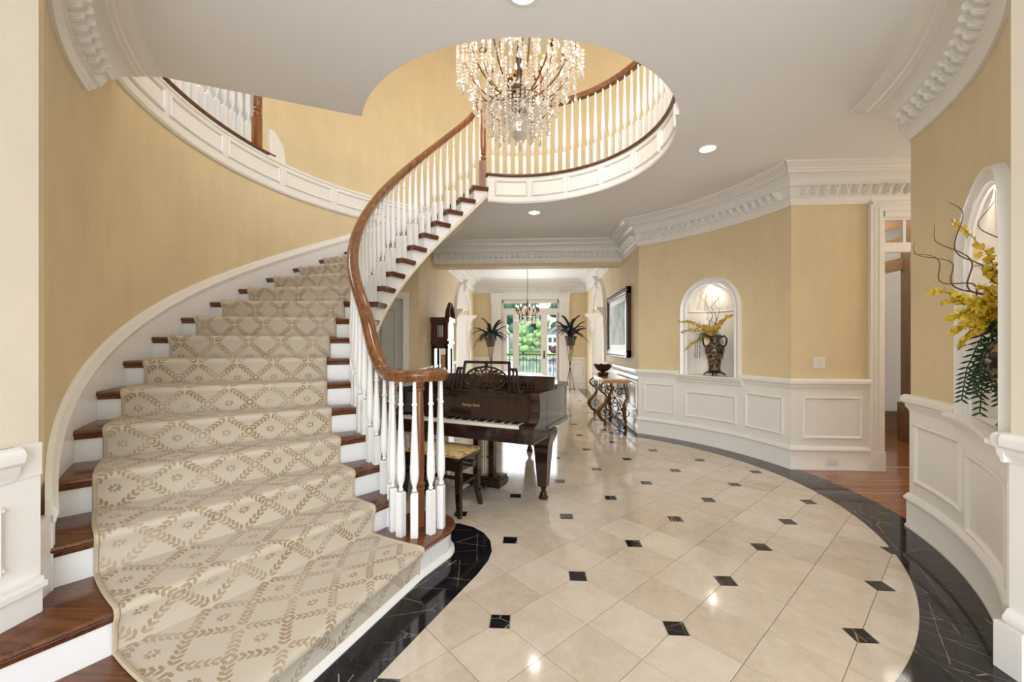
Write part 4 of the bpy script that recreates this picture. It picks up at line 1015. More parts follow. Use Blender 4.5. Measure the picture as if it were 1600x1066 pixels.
# ------------------------------------------------------------------ bench
bn = thing('piano_bench', (-.805, 3.53, 0), 'dark wooden piano bench with a tapestry seat', 'bench', rotz=RAD(-21.8))
bw, bd = .30, .175
for sx in (-1, 1):
    for sy in (-1, 1):
        pts = [(sx*(bw-.03), sy*(bd-.03), .44), (sx*(bw-.03), sy*(bd-.03), .25), (sx*(bw-.025), sy*(bd-.025), .12), (sx*(bw-.005), sy*(bd-.005), 0)]
        MB().sections([[(px_+a_*w_, py_+b_*w_, pz_) for a_, b_ in ((-1, -1), (1, -1), (1, 1), (-1, 1))] for (px_, py_, pz_), w_ in zip(pts, (.024, .023, .02, .016))]).build('leg', 'piano_wood', bn, 0)
MB().box(-bw+.02, bw-.02, -bd+.02, -bd+.045, .36, .45).box(-bw+.02, bw-.02, bd-.045, bd-.02, .36, .45).box(-bw+.02, -bw+.045, -bd+.02, bd-.02, .36, .45).box(bw-.045, bw-.02, -bd+.02, bd-.02, .36, .45).build('apron', 'piano_wood', bn)
MB().box(bw-.04, bw-.02, -bd+.04, bd-.04, .24, .265).box(-bw+.02, -bw+.04, -bd+.04, bd-.04, .24, .265).box(-bw+.03, bw-.03, -.012, .012, .24, .265).build('stretcher', 'piano_wood', bn)
MB().box(-bw, bw, -bd, bd, .45, .475).build('seat_frame', 'piano_wood', bn)
MB().sections([[(x*q_, y*q_, z) for x, y in ((-bw, -bd), (0, -bd*1.02), (bw, -bd), (bw*1.01, 0), (bw, bd), (0, bd*1.02), (-bw, bd), (-bw*1.01, 0))] for q_, z in ((.97, .475), (.985, .49), (.93, .506), (.6, .514))]).build('seat_cushion', 'tapestry', bn)
for s_ in (-1, 1): MB().sections([[(s_*(bw+xx), .03*math.cos(2*PI*i/14), .40+.03*math.sin(2*PI*i/14)) for i in range(14)] for xx in (-.02, .03)]).build('height_knob', 'piano_wood', bn)

# ================================================================== CONSOLE TABLE WITH BOWL
ct = thing('console_table', (1.38, 7.75, 0), 'scrolled iron console table with a cream marble top', 'table')
def top_out(g_): return [(-.20-g_, -.66-g_), (.20, -.74-g_), (.20, .74+g_), (-.20-g_, .66+g_), (-.24-g_, .3), (-.25-g_, 0), (-.24-g_, -.3)]
MB().prism(top_out(.012), .79, .815).build('marble_top', 'marble_cream', ct); MB().prism(top_out(-.01), .735, .79).build('apron', 'gold_bronze', ct)
def crv(pts, rad, m=6):
    pts = [Vector(p) for p in pts]; out = []; rr = []
    for i in range(len(pts)-1):
        a_, b_, c_, d_ = pts[max(i-1, 0)], pts[i], pts[i+1], pts[min(i+2, len(pts)-1)]
        for q_ in range(m):
            t = q_/m; out.append(.5*((2*b_)+(c_-a_)*t+(2*a_-5*b_+4*c_-d_)*t*t+(3*b_-a_-3*c_+d_)*t**3)); rr.append(rad[i]+(rad[i+1]-rad[i])*t)
    return out+[pts[-1]], rr+[rad[-1]]
def scroll(cx, cz, r0, turns, a0, n=22, y=0, sx=1): 
    return [(cx+sx*r0*(1-i/n*.8)*math.cos(a0+turns*2*PI*i/n), y, cz+r0*(1-i/n*.8)*math.sin(a0+turns*2*PI*i/n)) for i in range(n+1)]
for x, y, sx in ((-.17, -.60, -1), (-.17, .60, -1), (.15, -.68, 1), (.15, .68, 1)):
    t = thing('leg', (x, y, 0), None, None); t.parent = ct
    big = .045 if sx < 0 else .01
    MB().tube(*crv([(-.02, 0, .74), (-.10*(sx < 0), 0, .64), (0.03, 0, .50), (-.01, 0, .38), (-.10*(sx < 0)-.015, 0, .25), (-.07*(sx < 0), 0, .13), (.02, 0, .06)], [.014, .016, .018, .028, .036, .03, .02]), 8).build('leg_scroll', 'gold_bronze', t)
    MB().tube(scroll(.01, .24, .085, 1.4, PI), .008, 6).build('curl', 'bronze', t); MB().tube(scroll(-.02, .60, .075, 1.3, 0), .008, 6).build('curl', 'bronze', t)
    MB().tube([(.03, 0, .74), (.06, 0, .5), (.02, 0, .3), (.0, 0, .1)], .007, 6).build('iron_stem', 'black_iron', t)
    MB().ball((.0, 0, .03), .036, 10, 6, (1, 1, .85)).build('foot', 'gold_bronze', t)
MB().tube([(-.17, -.6, .10), (.0, -.3, .11), (.02, 0, .11), (0, .3, .11), (-.17, .6, .10)], .008, 6).tube([(.15, -.68, .10), (.0, -.3, .11)], .008, 6).tube([(.15, .68, .10), (0, .3, .11)], .008, 6).build('stretcher', 'black_iron', ct)
for y in (-.4, -.15, .15, .4):
    MB().tube([(-.20, y+p_[0], p_[2]) for p_ in scroll(0, .62, .10, 1.3, PI/2)], .007, 6).build('apron_scroll', 'bronze', ct)
    mb = MB()
    for q_ in range(4): mb.ball((-.20, y+.06*math.cos(q_*1.7), .60+.06*math.sin(q_*1.3)), .022, 8, 5, (.4, 1.3, .9))
    mb.build('iron_leaf', 'bronze', ct)
for sx_, x_, z_, r_, t_, a_ in ((1, -.10, .60, .085, 1.4, 0), (-1, .07, .58, .075, 1.3, 0), (1, .0, .38, .07, 1.2, PI/2), (-1, -.11, .34, .075, 1.4, PI), (1, .09, .30, .06, 1.3, 0), (1, -.03, .20, .075, 1.5, PI/2)):
    MB().tube(scroll(x_, z_, r_, t_, a_, y=-.62, sx=sx_), .0085, 6).build('end_scroll', 'bronze', ct)
for (x_, z_) in ((-.05, .66), (.10, .64), (-.02, .48), (-.14, .46), (.06, .22), (-.08, .26)):
    MB().ball((x_, -.625, z_), .03, 8, 5, (1.3, .4, .7)).build('iron_leaf', 'gold_bronze', ct)
MB().tube([(-.16, -.61, .70), (-.02, -.61, .52), (.08, -.61, .36), (.14, -.62, .16)], .008, 6).build('vine', 'bronze', ct)
bo = thing('footed_bowl', (1.25, 7.62, .815), 'dark bronze scalloped bowl on the console table', 'bowl')
nb = 32
MB().sections([[(r_*(1+.06*math.cos(8*2*PI*j/nb)*f_)*math.cos(2*PI*j/nb), r_*(1+.06*math.cos(8*2*PI*j/nb)*f_)*math.sin(2*PI*j/nb), z_+.012*f_*math.cos(8*2*PI*j/nb)) for j in range(nb)] for r_, z_, f_ in ((.03, .09, 0), (.09, .10, .3), (.14, .15, .7), (.165, .215, 1), (.158, .215, 1), (.13, .155, .7), (.05, .12, 0))]).build('basin', 'bronze', bo)
MB().lathe([(.085, 0), (.09, .015), (.07, .03), (.045, .05), (.04, .075), (.055, .095)], n=16).build('foot', 'bronze', bo)
for i in range(5): MB().ball((.07*math.cos(i*1.26), .07*math.sin(i*1.26), .04), .035, 8, 6).build('foot_lobe', 'bronze', bo)
# ================================================================== PICTURE
pc = thing('framed_picture', (XR, 8.1, 1.77), 'large pale landscape picture in a carved dark frame on the corridor wall', 'picture')
def frame_bar(y0, y1, z0, z1): return MB().box(-.06, 0, y0, y1, z0, z1).box(-.075, -.0, y0+(.0), y1, z0+.03 if z1-z0 < .3 else z0, z1-.03 if z1-z0 < .3 else z1)
for a_ in ((-1.0, 1.0, .50, .62), (-1.0, 1.0, -.60, -.48)): frame_bar(*a_).build('frame_rail', 'clock_wood', pc)
for a_ in ((-1.0, -.86, -.60, .62), (.86, 1.0, -.60, .62)): MB().box(-.06, 0, *a_).box(-.08, 0, a_[0]+.03, a_[1]-.05, a_[2], a_[3]).build('frame_stile', 'clock_wood', pc)
for i in range(38):
    for z in (.59, -.57): MB().ball((-.07, -.97+i*.0525, z), .022, 6, 4, (.6, 1, 1)).build('carved_bead', 'bronze', pc) if i % 2 == 0 else None
MB().box(-.035, -.012, -.86, .86, -.48, .50).build('mat_border', 'plastic_white', pc); MB().box(-.040, -.034, -.74, .74, -.38, .40).build('canvas', 'canvas_print', pc)
# ================================================================== LONGCASE CLOCK
ck = thing('grandfather_clock', (-1.74, 7.83, 0), 'tall dark longcase clock with an arched hood against the corridor wall', 'clock')
# faces +X; side towards the viewer
MB().box(-.19, .17, -.28, .28, 0, .12).box(-.17, .15, -.25, .25, .12, .55).box(-.18, .16, -.265, .265, .55, .60).build('base', 'clock_wood', ck)
mb = MB()
for y in (-.22, .19): mb.box(-.165, -.125, y, y+.03, .6, 1.36).box(.085, .13, y, y+.03, .6, 1.36)
mb.box(-.165, -.15, -.22, .22, .6, 1.36).box(-.165, .13, -.22, .22, 1.32, 1.40); mb.build('trunk_frame', 'clock_wood', ck)
MB().box(-.125, .085, -.215, -.21, .6, 1.34).build('side_pane', 'glass_pane', ck, 0); MB().box(.11, .115, -.19, .19, .6, 1.34).build('front_pane', 'glass_pane', ck, 0)
MB().tube([(.0, 0, 1.3), (.0, 0, .85)], .006, 6).build('pendulum_rod', 'brass', ck)
MB().sections([[(xx, .08*math.cos(2*PI*i/20), .82+.08*math.sin(2*PI*i/20)) for i in range(20)] for xx in (-.01, .012)]).build('pendulum_bob', 'brass', ck)
for y in (-.09, .09): MB().lathe([(.025, .95), (.025, 1.2)], (.0, y, 0), 12).build('weight', 'brass', ck)
mb = MB().box(-.18, .16, -.26, .26, 1.40, 1.46).box(-.17, .13, -.24, .24, 1.46, 1.82).box(-.19, .17, -.27, .27, 1.82, 1.90); mb.build('hood', 'clock_wood', ck)
MB().box(-.07, .05, -.245, -.238, 1.52, 1.76).build('hood_fret', 'key_black', ck)
for i in range(4): MB().box(-.055+i*.028, -.045+i*.028, -.25, -.244, 1.53, 1.75).build('fret_bar', 'plastic_white', ck)
MB().sections([[(xx, .24*math.cos(PI*i/16), 1.68+.24*math.sin(PI*i/16)) for i in range(17)]+[(xx, -.24, 1.5), (xx, .24, 1.5)] for xx in (.13, .145)]).build('dial', 'ivory', ck)
for s_ in (-1, 1): MB().tube([(.13, s_*.26, 1.90), (.13, s_*.22, 2.02), (.13, s_*.10, 2.12), (.13, s_*.06, 2.18)], [.05, .05, .045, .03], 8).build('pediment_scroll', 'clock_wood', ck)
MB().lathe([(.03, 1.9), (.03, 1.98), (.012, 2.0), (.03, 2.05), (.02, 2.12), (.004, 2.2)], (.1, 0, 0), 10).build('finial', 'clock_wood', ck)
# thermostat + switches
def plate(name, p, rotz, w_, h_, label, cat, toggles=0, outlet=False):
    t = thing(name, p, label, cat, rotz=rotz)
    MB().box(-w_/2, w_/2, -.008, 0, -h_/2, h_/2).build('cover_plate', 'plastic_white', t)
    for i in range(toggles):
        x = (i-(toggles-1)/2)*.046; MB().box(x-.016, x+.016, -.013, -.007, -.033, .033).build('rocker', 'ivory', t)
    if outlet:
        for x in (-.025, .025): MB().sections([[(x+.016*math.cos(2*PI*i/14), y, .016*math.sin(2*PI*i/14)) for i in range(14)] for y in (-.012, -.007)]).build('socket', 'ivory', t)
    return t
plate('light_switch', (3.16, PY-.001, 1.19), 0, .125, .12, 'white double light switch beside the door casing', 'light switch', 2)
plate('wall_outlet', (3.29, PY-.022, .10), 0, .115, .072, 'white outlet on the straight baseboard', 'outlet', 0, True)
plate('thermostat', (XL+.001, 7.2, 1.50), PI/2, .09, .14, 'small white wall control left of the tall clock', 'thermostat', 1)

# ================================================================== ARCH TRIMS, GARDEN DOORS
def arch_trim(n, x, nx, y0, y1, sp, top, label):
    t = struct(MB().box(min(x, x-nx*.4), max(x, x-nx*.4), y1-.002, y1+.0, 0, sp), 'trim_%d' % n, 'white_trim', label, 'arch')
    f = arch_hole(y0, y1, sp, top); mb = MB(); ym, hy_ = (y0+y1)/2, (y1-y0)/2; secs = []
    for i in range(25):
        an = PI-PI*i/24; secs.append([(x+nx*o, ym+(hy_+w_)*math.cos(an), sp+(top-sp+w_)*math.sin(an)) for o, w_ in ((0, 0), (.03, 0), (.04, .05), (.03, .10), (.06, .12), (.06, .15), (0, .16))])
    mb.sections(secs); mb.build('archivolt', 'white_trim', t)
    for ya, yb in ((y0-.16, y0), (y1, y1+.16)):
        MB().box(min(x, x+nx*.045), max(x, x+nx*.045), ya, yb, 0, sp).build('pilaster', 'white_trim', t)
        MB().sections([[(x+nx*xx, y_, z_) for xx, z_ in ((0, sp-.42), (.05, sp-.42), (.07, sp-.3), (.06, sp-.18), (.12, sp-.06), (.2, sp), (.22, sp+.06), (0, sp+.06))] for y_ in (ya-.02, yb+.02)]).build('corbel', 'white_trim', t)
    MB().sections([[(x+nx*xx, ym+s_*w_, z_) for xx, z_, w_ in ((0, top-.06, .05), (.10, top-.03, .05), (.14, top+.08, .07), (.10, top+.15, .08), (.17, top+.24, .09), (.2, top+.28, .09), (0, top+.28, .09))] for s_ in (-1, 1)]).build('keystone', 'white_trim', t)
    # jamb lining facing the viewer and arch soffit
    MB().box(min(x, x-nx*.40), max(x, x-nx*.40), y1-.02, y1, 0, sp).box(min(x, x-nx*.40), max(x, x-nx*.40), y0, y0+.02, 0, sp).build('jamb_lining', 'white_trim', t)
    xa, xb = sorted((x-nx*.06, x-nx*.34))
    for z0, z1 in ((.3, .95), (1.05, sp-.1)): MB().box(xa, xb, y1-.032, y1-.02, z0, z1).build('jamb_panel', 'white_trim', t)
    secs = [[(x-nx*xx, ym+(hy_-q_)*math.cos(PI-PI*i/24), sp+(top-sp-q_)*math.sin(PI-PI*i/24)) for xx, q_ in ((0, 0), (0, .015), (.4, .015), (.4, 0))] for i in range(25)]
    MB().sections(secs).build('arch_soffit', 'white_trim', t)
arch_trim(23, XR, -1, 9.75, 11.6, 2.2, 2.86, 'white arch with pilasters and keystone right of the garden room')
arch_trim(24, XL, 1, 10.05, 12.05, 2.2, 2.86, 'white arch with pilasters and keystone left of the garden room')
for n_, x in ((25, -1.36), (26, .79)):
    t = struct(MB().box(x, x+.30, 13.02, 13.1, 0, 3.03), 'trim_%d' % n_, 'white_trim', 'white pilaster %s the garden doors' % ('left of' if x < 0 else 'right of'), 'pilaster')
    MB().box(x-.02, x+.32, 13.0, 13.1, 2.72, 3.0).build('capital', 'white_trim', t); MB().box(x-.03, x+.33, 12.98, 13.1, 2.98, 3.03).build('abacus', 'white_trim', t)
    for i in range(4): MB().box(x+.045+i*.06, x+.075+i*.06, 13.012, 13.021, .3, 2.65).build('flute', 'white_trim', t)
    MB().box(x-.03, x+.33, 12.99, 13.1, 0, .25).build('pedestal', 'white_trim', t)
struct(MB().box(-1.06, .79, 13.05, 13.1, 2.83, 3.03), 'trim_27', 'white_trim', 'white board above the garden doors', 'entablature')
gd = thing('door_3', (-.13, 13.15, 0), 'white glazed garden doors with sidelights and a transom', 'door', world=True, kind='structure')
YD = 13.12
MB().box(-1.05, .80, YD, YD+.1, 2.72, 2.84).box(-1.05, -.99, YD, YD+.1, 0, 2.84).box(.74, .80, YD, YD+.1, 0, 2.84).box(-1.05, .8, YD-.02, YD+.1, 2.40, 2.55).build('frame', 'white_trim', gd)
for x0, x1 in ((-1.0, -.88), (-.68, -.49), (.21, .41), (.69, .76)): MB().box(x0, x1, YD, YD+.06, 0, 2.42).build('stile', 'white_trim', gd)
for x0, x1 in ((-.88, -.68), (-.49, .21), (.41, .69)):
    MB().box(x0, x1, YD, YD+.06, 0, .22).build('bottom_rail', 'white_trim', gd); MB().box(x0, x1, YD, YD+.06, 2.34, 2.42).build('top_rail', 'white_trim', gd)
    MB().box(x0, x1, YD+.028, YD+.034, .22, 2.34).build('pane', 'glass_pane', gd, 0)
MB().box(-.99, .74, YD+.028, YD+.034, 2.55, 2.72).build('transom_pane', 'glass_pane', gd, 0)
MB().box(.29, .33, YD-.02, YD, .95, 1.2).ball((.31, YD-.05, 1.02), .03, 8, 6).build('door_handle', 'bronze', gd)
# ================================================================== SMALL CHANDELIER
c2 = thing('candle_chandelier', (-.17, 10.2, 2.05), 'small gold candle chandelier in front of the garden doors', 'chandelier')
MB().lathe([(.008, 0), (.04, .03), (.03, .07), (.05, .12), (.02, .17), (.012, .25), (.03, .33), (.012, .4), (.006, .5), (.006, 1.28), (.06, 1.32), (.07, 1.37)], n=10).build('stem', 'gold_bronze', c2)
arm2 = MB().tube([(.03, 0, .12), (.12, 0, .05), (.22, 0, .07), (.28, 0, .17)], .009, 6).mesh('arm', 'gold_bronze', 60)
for i in range(8):
    an = i*PI/4+.2; piece('arm', arm2, c2, (0, 0, 0), (0, 0, an)); cu_ = piece('candle_cup', cup, c2, (.28*math.cos(an), .28*math.sin(an), .19)); piece('bulb', bulb, cu_)
    piece('strand', SM[1], c2, (.28*math.cos(an), .28*math.sin(an), .14)); piece('strand', SM[1], c2, (.18*math.cos(an+.3), .18*math.sin(an+.3), .08)); piece('strand', SM[0], c2, (.1*math.cos(an), .1*math.sin(an), .30))
# ================================================================== PALMS ON STANDS
def frond_mesh(L_, droop, n=24, lw=.17):
    mb = MB(); pts = []
    for i in range(n+1):
        t = i/n; pts.append(Vector((L_*(t*.85), 0, L_*(1.0*t-droop*t*t))))
    mb.tube(pts, [.006*(1-.7*i/n) for i in range(n+1)], 5)
    for i in range(3, n+1):
        p = pts[i]; t = i/n; d_ = (pts[i]-pts[i-1]).normalized(); l_ = lw*(1.15-t*.6)
        for s_ in (-1, 1):
            tip = p+d_*l_*.75+Vector((0, s_*l_*.55, -l_*.35)); m_ = (p+tip)/2+Vector((0, 0, .02)); w_ = d_*.011
            mb.add([p-w_, p+w_, m_+w_*1.4, tip, m_-w_*1.4], [(0, 1, 2, 3, 4)])
    return mb.mesh('frond', 'leaf_dark', 0)
FM = [frond_mesh(.62, .55), frond_mesh(.58, 1.0), frond_mesh(.55, 1.45)]
def palm(x, y, zt, side):
    s = thing('plant_stand', (x, y, 0), 'thin black tripod stand under the %s palm by the garden doors' % side, 'plant stand', 'palm stands')
    for i in range(3):
        an = i*2*PI/3+.4; c_, s_ = math.cos(an), math.sin(an)
        MB().tube([(.16*c_, .16*s_, 0), (-.02*c_, -.02*s_, zt*.62), (-.10*c_, -.10*s_, zt)], .009, 6).build('leg', 'black_iron', s)
    MB().tube([(.11*math.cos(2*PI*i/20), .11*math.sin(2*PI*i/20), zt) for i in range(21)], .008, 5, False).build('top_ring', 'black_iron', s)
    p_ = thing('potted_palm', (x, y, zt+.008), 'dark feathery potted palm on a tall stand %s of the garden doors' % side, 'plant', 'potted palms')
    MB().lathe([(.125, 0), (.14, .02), (.165, .17), (.19, .18), (.195, .27), (.18, .27), (.17, .22)], n=20).build('pot', 'pot_brown', p_)
    rg = random.Random(3 if side == 'left' else 9)
    for i in range(27):
        piece('frond', FM[i % 3], p_, (.03*math.cos(i), .03*math.sin(i), .24), (0, rg.uniform(-.75, .1), i*2.4+rg.uniform(-.3, .3)), (1, 1, 1)).scale = [rg.uniform(.75, 1.12)]*3
palm(-1.30, 12.4, 1.34, 'left'); palm(1.05, 12.2, 1.37, 'right')

# ================================================================== FLOWERS IN THE NICHES
def petal_cluster(mb, p, sz, rg):
    ax = rg.uniform(0, 2*PI); tilt = Vector((rg.uniform(-1, 1), rg.uniform(-1, 1), rg.uniform(-.4, .8))).normalized()
    u = tilt.orthogonal().normalized(); v_ = tilt.cross(u)
    for i in range(5):
        an = ax+i*2*PI/5; d_ = u*math.cos(an)+v_*math.sin(an); e_ = u*-math.sin(an)+v_*math.cos(an); l_ = sz*(1.5 if i == 0 else 1.0)
        mb.add([p, p+d_*l_*.6+e_*l_*.42+tilt*.2*l_, p+d_*l_*1.1+tilt*.1*l_, p+d_*l_*.6-e_*l_*.42+tilt*.2*l_], [(0, 1, 2, 3)])
def spray(par, pts, n, sz, rg, stem=.003):
    pts = [Vector(p) for p in pts]
    def at(t):
        f_ = t*(len(pts)-1); i = min(int(f_), len(pts)-2); return pts[i].lerp(pts[i+1], f_-i)
    fine = [at(i/14) for i in range(15)]
    MB().tube(fine, [stem*(1-.6*i/14) for i in range(15)], 5).build('stem', 'twig_brown', par)
    mb = MB(); mc = MB()
    for i in range(n):
        t = .18+.82*i/n; p = at(t)+Vector((rg.uniform(-1, 1), rg.uniform(-1, 1), rg.uniform(-1, 1)))*sz*1.2*(1.25-t)
        petal_cluster(mb, p, sz*(1.15-.55*t), rg); mc.ball(tuple(p), sz*.22*(1.15-.5*t), 5, 4)
    b = tag(mb.build('blossom_spray', 'petal_yellow', par, 0), kind='stuff'); tag(mc.build('blossom_centers', 'petal_center', b), kind='stuff')
def twig(par, pts, r0=.005):
    MB().tube(smooth_path(pts, 1), [r0*(1-.75*i/(len(pts)-1)) for i in range(len(pts))], 5).build('twig', 'twig_brown', par)
def wiggle(p0, p1, n, amp, rg):
    p0, p1 = Vector(p0), Vector(p1); d_ = (p1-p0).normalized(); u = d_.orthogonal().normalized(); v_ = d_.cross(u); out = []
    f1, f2, f3 = rg.uniform(0, 6), rg.uniform(0, 6), rg.uniform(1.3, 2.3); n = n*2
    for i in range(n+1):
        t = i/n; e = amp*min(1, t*3)
        out.append(p0.lerp(p1, t)+u*e*(.55*math.sin(f3*2*PI*t+f1)+.25*math.sin(11*t*2+f2))+v_*e*(.55*math.cos(f3*1.2*2*PI*t+f2)+.2*math.sin(17*t+f1)))
    return out
def fern(par, pts, lw, m='leaf_green', n=18):
    pts = [Vector(p) for p in pts]; mb = MB()
    def at(t):
        f_ = t*(len(pts)-1); i = min(int(f_), len(pts)-2); return pts[i].lerp(pts[i+1], f_-i)
    fine = [at(i/n) for i in range(n+1)]; mb.tube(fine, .0025, 4)
    for i in range(2, n+1):
        p = fine[i]; d_ = (fine[i]-fine[i-1]).normalized(); sd = d_.cross(Vector((.3, .5, .8))).normalized(); l_ = lw*(1.1-.5*i/n)
        for s_ in (-1, 1):
            tip = p+sd*s_*l_*.85+d_*l_*.55; m_ = (p+tip)/2; w_ = d_*.007
            mb.add([p-w_*.5, p+w_*.5, m_+w_, tip, m_-w_], [(0, 1, 2, 3, 4)])
    mb.build('fern_frond', m, par, 0)
# far niche: urn with flowers
UA = pol(NA1-.3, R+.07, NZ0)
tx = (-math.sin(RAD(NA1)), math.cos(RAD(NA1)))          # towards the viewer's left
ux = (-math.cos(RAD(NA1)), -math.sin(RAD(NA1)))          # into the room
urn = thing('mosaic_urn', UA, 'dark mosaic urn with two handles in the far niche', 'urn', rotz=RAD(NA1)+PI/2)
MB().lathe([(.05, .07), (.075, .075), (.072, .11), (.085, .2), (.115, .30), (.125, .36), (.11, .41), (.07, .44), (.06, .48), (.075, .53), (.09, .545), (.08, .55), (.06, .52)], n=24).build('body', 'urn_mosaic', urn)
MB().lathe([(.095, .035), (.10, .05), (.07, .075), (.05, .08)], n=20).build('foot_plate', 'bronze', urn)
for i in range(4):
    an = i*PI/2+.4; MB().tube([(.07*math.cos(an), .07*math.sin(an), .05), (.11*math.cos(an), .11*math.sin(an), .03), (.14*math.cos(an), .14*math.sin(an), .008)], [.012, .012, .009], 6).build('foot', 'bronze', urn)
for s_ in (-1, 1): MB().tube([(s_*.075, 0, .52), (s_*.14, 0, .545), (s_*.175, 0, .50), (s_*.165, 0, .43), (s_*.115, 0, .37)], .012, 8).build('handle', 'bronze', urn)
rg = random.Random(21)
fa = thing('flower_arrangement', (UA[0], UA[1], NZ0+.50), 'yellow orchid sprays and curly twigs in the urn of the far niche', 'flowers', rotz=RAD(NA1)+PI/2)
# local frame: +x = viewer's left... (x along wall, -y ... ) ; root rotated so local -x is right; local y points out of the room
def L2(s, o, z): return (s, o, z)
SG = 1
for s, o, z in ((.42, .20, .26), (.40, .18, .10), (-.40, .22, .30), (-.24, .15, .24), (.33, .2, -.16), (.12, .2, .16), (-.12, .2, .14)):
    spray(fa, [(0, 0, 0), (s*.35*SG, o*.4, .10+z*.35), (s*.7*SG, o*.8, .06+z*.75), (s*SG, o, z)], 34, .021, rg)
for s, o, z in ((.16, .03, .70), (-.02, .03, .66), (-.10, .06, .60), (.10, .02, .46)): twig(fa, wiggle((0, 0, 0), (s*SG, o, z), 13, .06, rg), .006)
twig(fa, [(0.05, .03, .02), (.2, .1, .06), (.32, .14, .12), (.34, .14, .22), (.26, .1, .32)], .0045)
for s in (.17, .13, -.19, -.15, .2): fern(fa, [(0, .03, .02), (s*.7*SG, .10, .08), (s*SG, .13, -.05), (s*1.05*SG, .13, -.25)], .04)
# near niche: same kind, seen close
NB = pol(322.6, R+.05, NZ0)
pot = thing('niche_urn', NB, 'dark urn almost hidden at the right edge of the nearest niche', 'urn', rotz=RAD(NA2)+PI/2)
MB().lathe([(.05, .0), (.075, .02), (.055, .06), (.08, .2), (.11, .30), (.12, .36), (.10, .42), (.07, .45), (.09, .5), (.075, .5)], n=20).build('body', 'urn_mosaic', pot)
fb = thing('flower_arrangement', (0, 0, 0), 'yellow orchid sprays, twigs and hanging fern in the nearest niche', 'flowers', world=True)
fb.location = (NB[0], NB[1], NZ0+.48); WLOC[fb.name] = tuple(fb.location)
def px2w(px, py, d):
    k = (px-797.3)/644.05*d; cs, sn = math.cos(RAD(3.339)), math.sin(RAD(3.339))
    return (cs*k-sn*d, sn*k+cs*d, 1.3866-(py-539.1)/644.05*d)
b0 = Vector((NB[0], NB[1], NZ0+.48))
# tips as points in the room: (x, y, z)
tips = [((2.235, 2.35, 2.06), (2.29, 2.22, 1.84), 34, .021), ((2.16, 2.40, 1.68), (2.25, 2.28, 1.62), 46, .020), ((2.20, 2.36, 1.62), (2.27, 2.24, 1.58), 34, .024), ((2.24, 2.32, 1.36), (2.28, 2.23, 1.48), 40, .023),
        ((2.20, 2.33, 1.52), (2.26, 2.22, 1.55), 44, .024), ((2.28, 2.24, 1.78), (2.30, 2.17, 1.66), 30, .023), ((2.22, 2.34, 1.44), (2.27, 2.24, 1.52), 40, .023), ((2.15, 2.2, 1.52), (2.25, 2.17, 1.57), 34, .023), ((2.24, 2.26, 1.6), (2.28, 2.2, 1.58), 40, .024), ((2.20, 2.18, 1.68), (2.27, 2.16, 1.6), 34, .022)]
for tip, mid, n_, sz in tips: spray(fb, [b0, b0.lerp(Vector(mid), .6)+Vector((0, 0, .04)), mid, Vector(mid).lerp(Vector(tip), .5)+Vector((0, 0, .02)), tip], n_, sz, rg)
for tip in ((2.18, 2.40, 2.05), (2.13, 2.43, 1.96), (2.21, 2.36, 2.14), (2.15, 2.44, 1.90), (2.25, 2.2, 2.1)): twig(fb, wiggle(b0, tip, 16, .065, rg), .006)
for dx, dy, zt_, zb_ in ((-.11, .13, 1.42, 1.10), (-.08, .08, 1.45, 1.04), (-.05, .14, 1.40, 1.14), (-.12, .05, 1.44, 1.13), (-.04, .07, 1.42, 1.16), (-.08, .0, 1.42, 1.1), (-.06, .1, 1.46, 1.2)):
    fern(fb, [b0, (b0.x+dx*.6, b0.y+dy*.6, zt_+.06), (b0.x+dx, b0.y+dy, (zt_+zb_)/2), (b0.x+dx*1.1, b0.y+dy*1.1, zb_)], .06, 'leaf_green', 20)

# ================================================================== OUTDOORS
struct(MB().box(-2.5, 2.2, 13.3, 14.75, -.25, -.05), 'floor_terrace', 'house_white', 'pale terrace outside the garden doors', 'terrace')
og = thing('terrace_railing', (-.1, 14.6, 0), 'black iron railing outside the garden doors', 'railing', world=True)
MB().box(-2.5, 2.2, 14.58, 14.62, 1.02, 1.05).box(-2.5, 2.2, 14.585, 14.615, .84, .86).box(-2.5, 2.2, 14.585, 14.615, .08, .1).build('rail', 'black_iron', og)
bm_ = MB().box(-.008, .008, -.008, .008, -.05, 1.03).mesh('iron_bar', 'black_iron', 0)
for i in range(40): piece('iron_bar', bm_, og, rel(og, (-2.4+i*.118, 14.6, 0)))
struct(MB().box(-300, 300, 112, 260, -1.8, -1.2), 'ground_lawn', 'lawn_green', 'sunlit lawn across the water', 'lawn')
struct(MB().box(-300, 300, 15.0, 113, -1.9, -1.6), 'ground_water', 'water_pale', 'pale still water beyond the terrace', 'water')
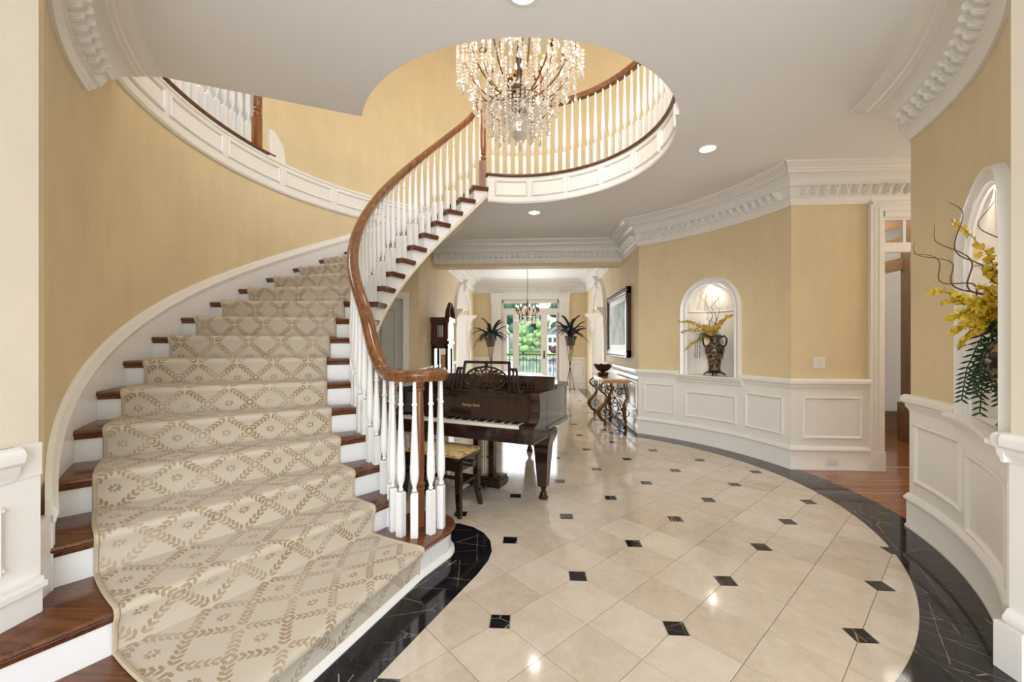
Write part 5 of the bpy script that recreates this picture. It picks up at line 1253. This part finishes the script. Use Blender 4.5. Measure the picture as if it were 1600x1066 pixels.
def tree(x, y, h_, w_, m, label, seed):
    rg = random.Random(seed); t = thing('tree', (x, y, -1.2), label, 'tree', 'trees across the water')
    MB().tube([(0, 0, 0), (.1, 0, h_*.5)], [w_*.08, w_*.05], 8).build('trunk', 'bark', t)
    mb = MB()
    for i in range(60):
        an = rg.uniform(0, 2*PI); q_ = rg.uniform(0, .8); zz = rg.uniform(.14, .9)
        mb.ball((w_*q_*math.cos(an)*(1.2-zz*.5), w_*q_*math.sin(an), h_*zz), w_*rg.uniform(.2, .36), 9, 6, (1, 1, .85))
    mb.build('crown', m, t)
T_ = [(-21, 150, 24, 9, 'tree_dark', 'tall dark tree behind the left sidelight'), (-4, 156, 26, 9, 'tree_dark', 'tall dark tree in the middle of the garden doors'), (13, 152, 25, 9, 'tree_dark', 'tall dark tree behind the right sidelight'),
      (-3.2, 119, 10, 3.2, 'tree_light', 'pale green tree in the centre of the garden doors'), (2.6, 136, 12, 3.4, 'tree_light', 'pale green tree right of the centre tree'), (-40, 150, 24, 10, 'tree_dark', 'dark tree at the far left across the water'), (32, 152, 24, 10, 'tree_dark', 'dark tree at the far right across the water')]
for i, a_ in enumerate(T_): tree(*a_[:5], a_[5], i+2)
def house(x, y, w_, h_, label):
    t = thing('house', (x, y, -1.2), label, 'house', 'houses across the water')
    MB().box(-w_/2, w_/2, 0, 6, 0, h_).build('wall', 'house_white', t)
    MB().sections([[(-w_/2-.4, yy, h_), (w_/2+.4, yy, h_), (0, yy, h_+w_*.42)] for yy in (-.4, 6.4)]).build('roof', 'roof_grey', t)
    for xx in (-.3, 0, .3):
        for zz in (.28, .68): MB().box(xx*w_-.45, xx*w_+.45, -.05, .02, h_*zz-.7, h_*zz+.7).build('window', 'window_dark', t)
house(-10.5, 128, 5, 6, 'white house with a grey roof behind the left sidelight'); house(6.2, 124, 5, 6, 'white house with a grey roof behind the right sidelight')
tag(MB().ball((5.6, 116, 0), 1.0, 12, 8, (1.3, 1, 1)).ball((6.5, 116.3, .3), .9, 12, 8).build('shrub', 'shrub_plum'), 'plum-coloured shrub across the water', 'shrub')
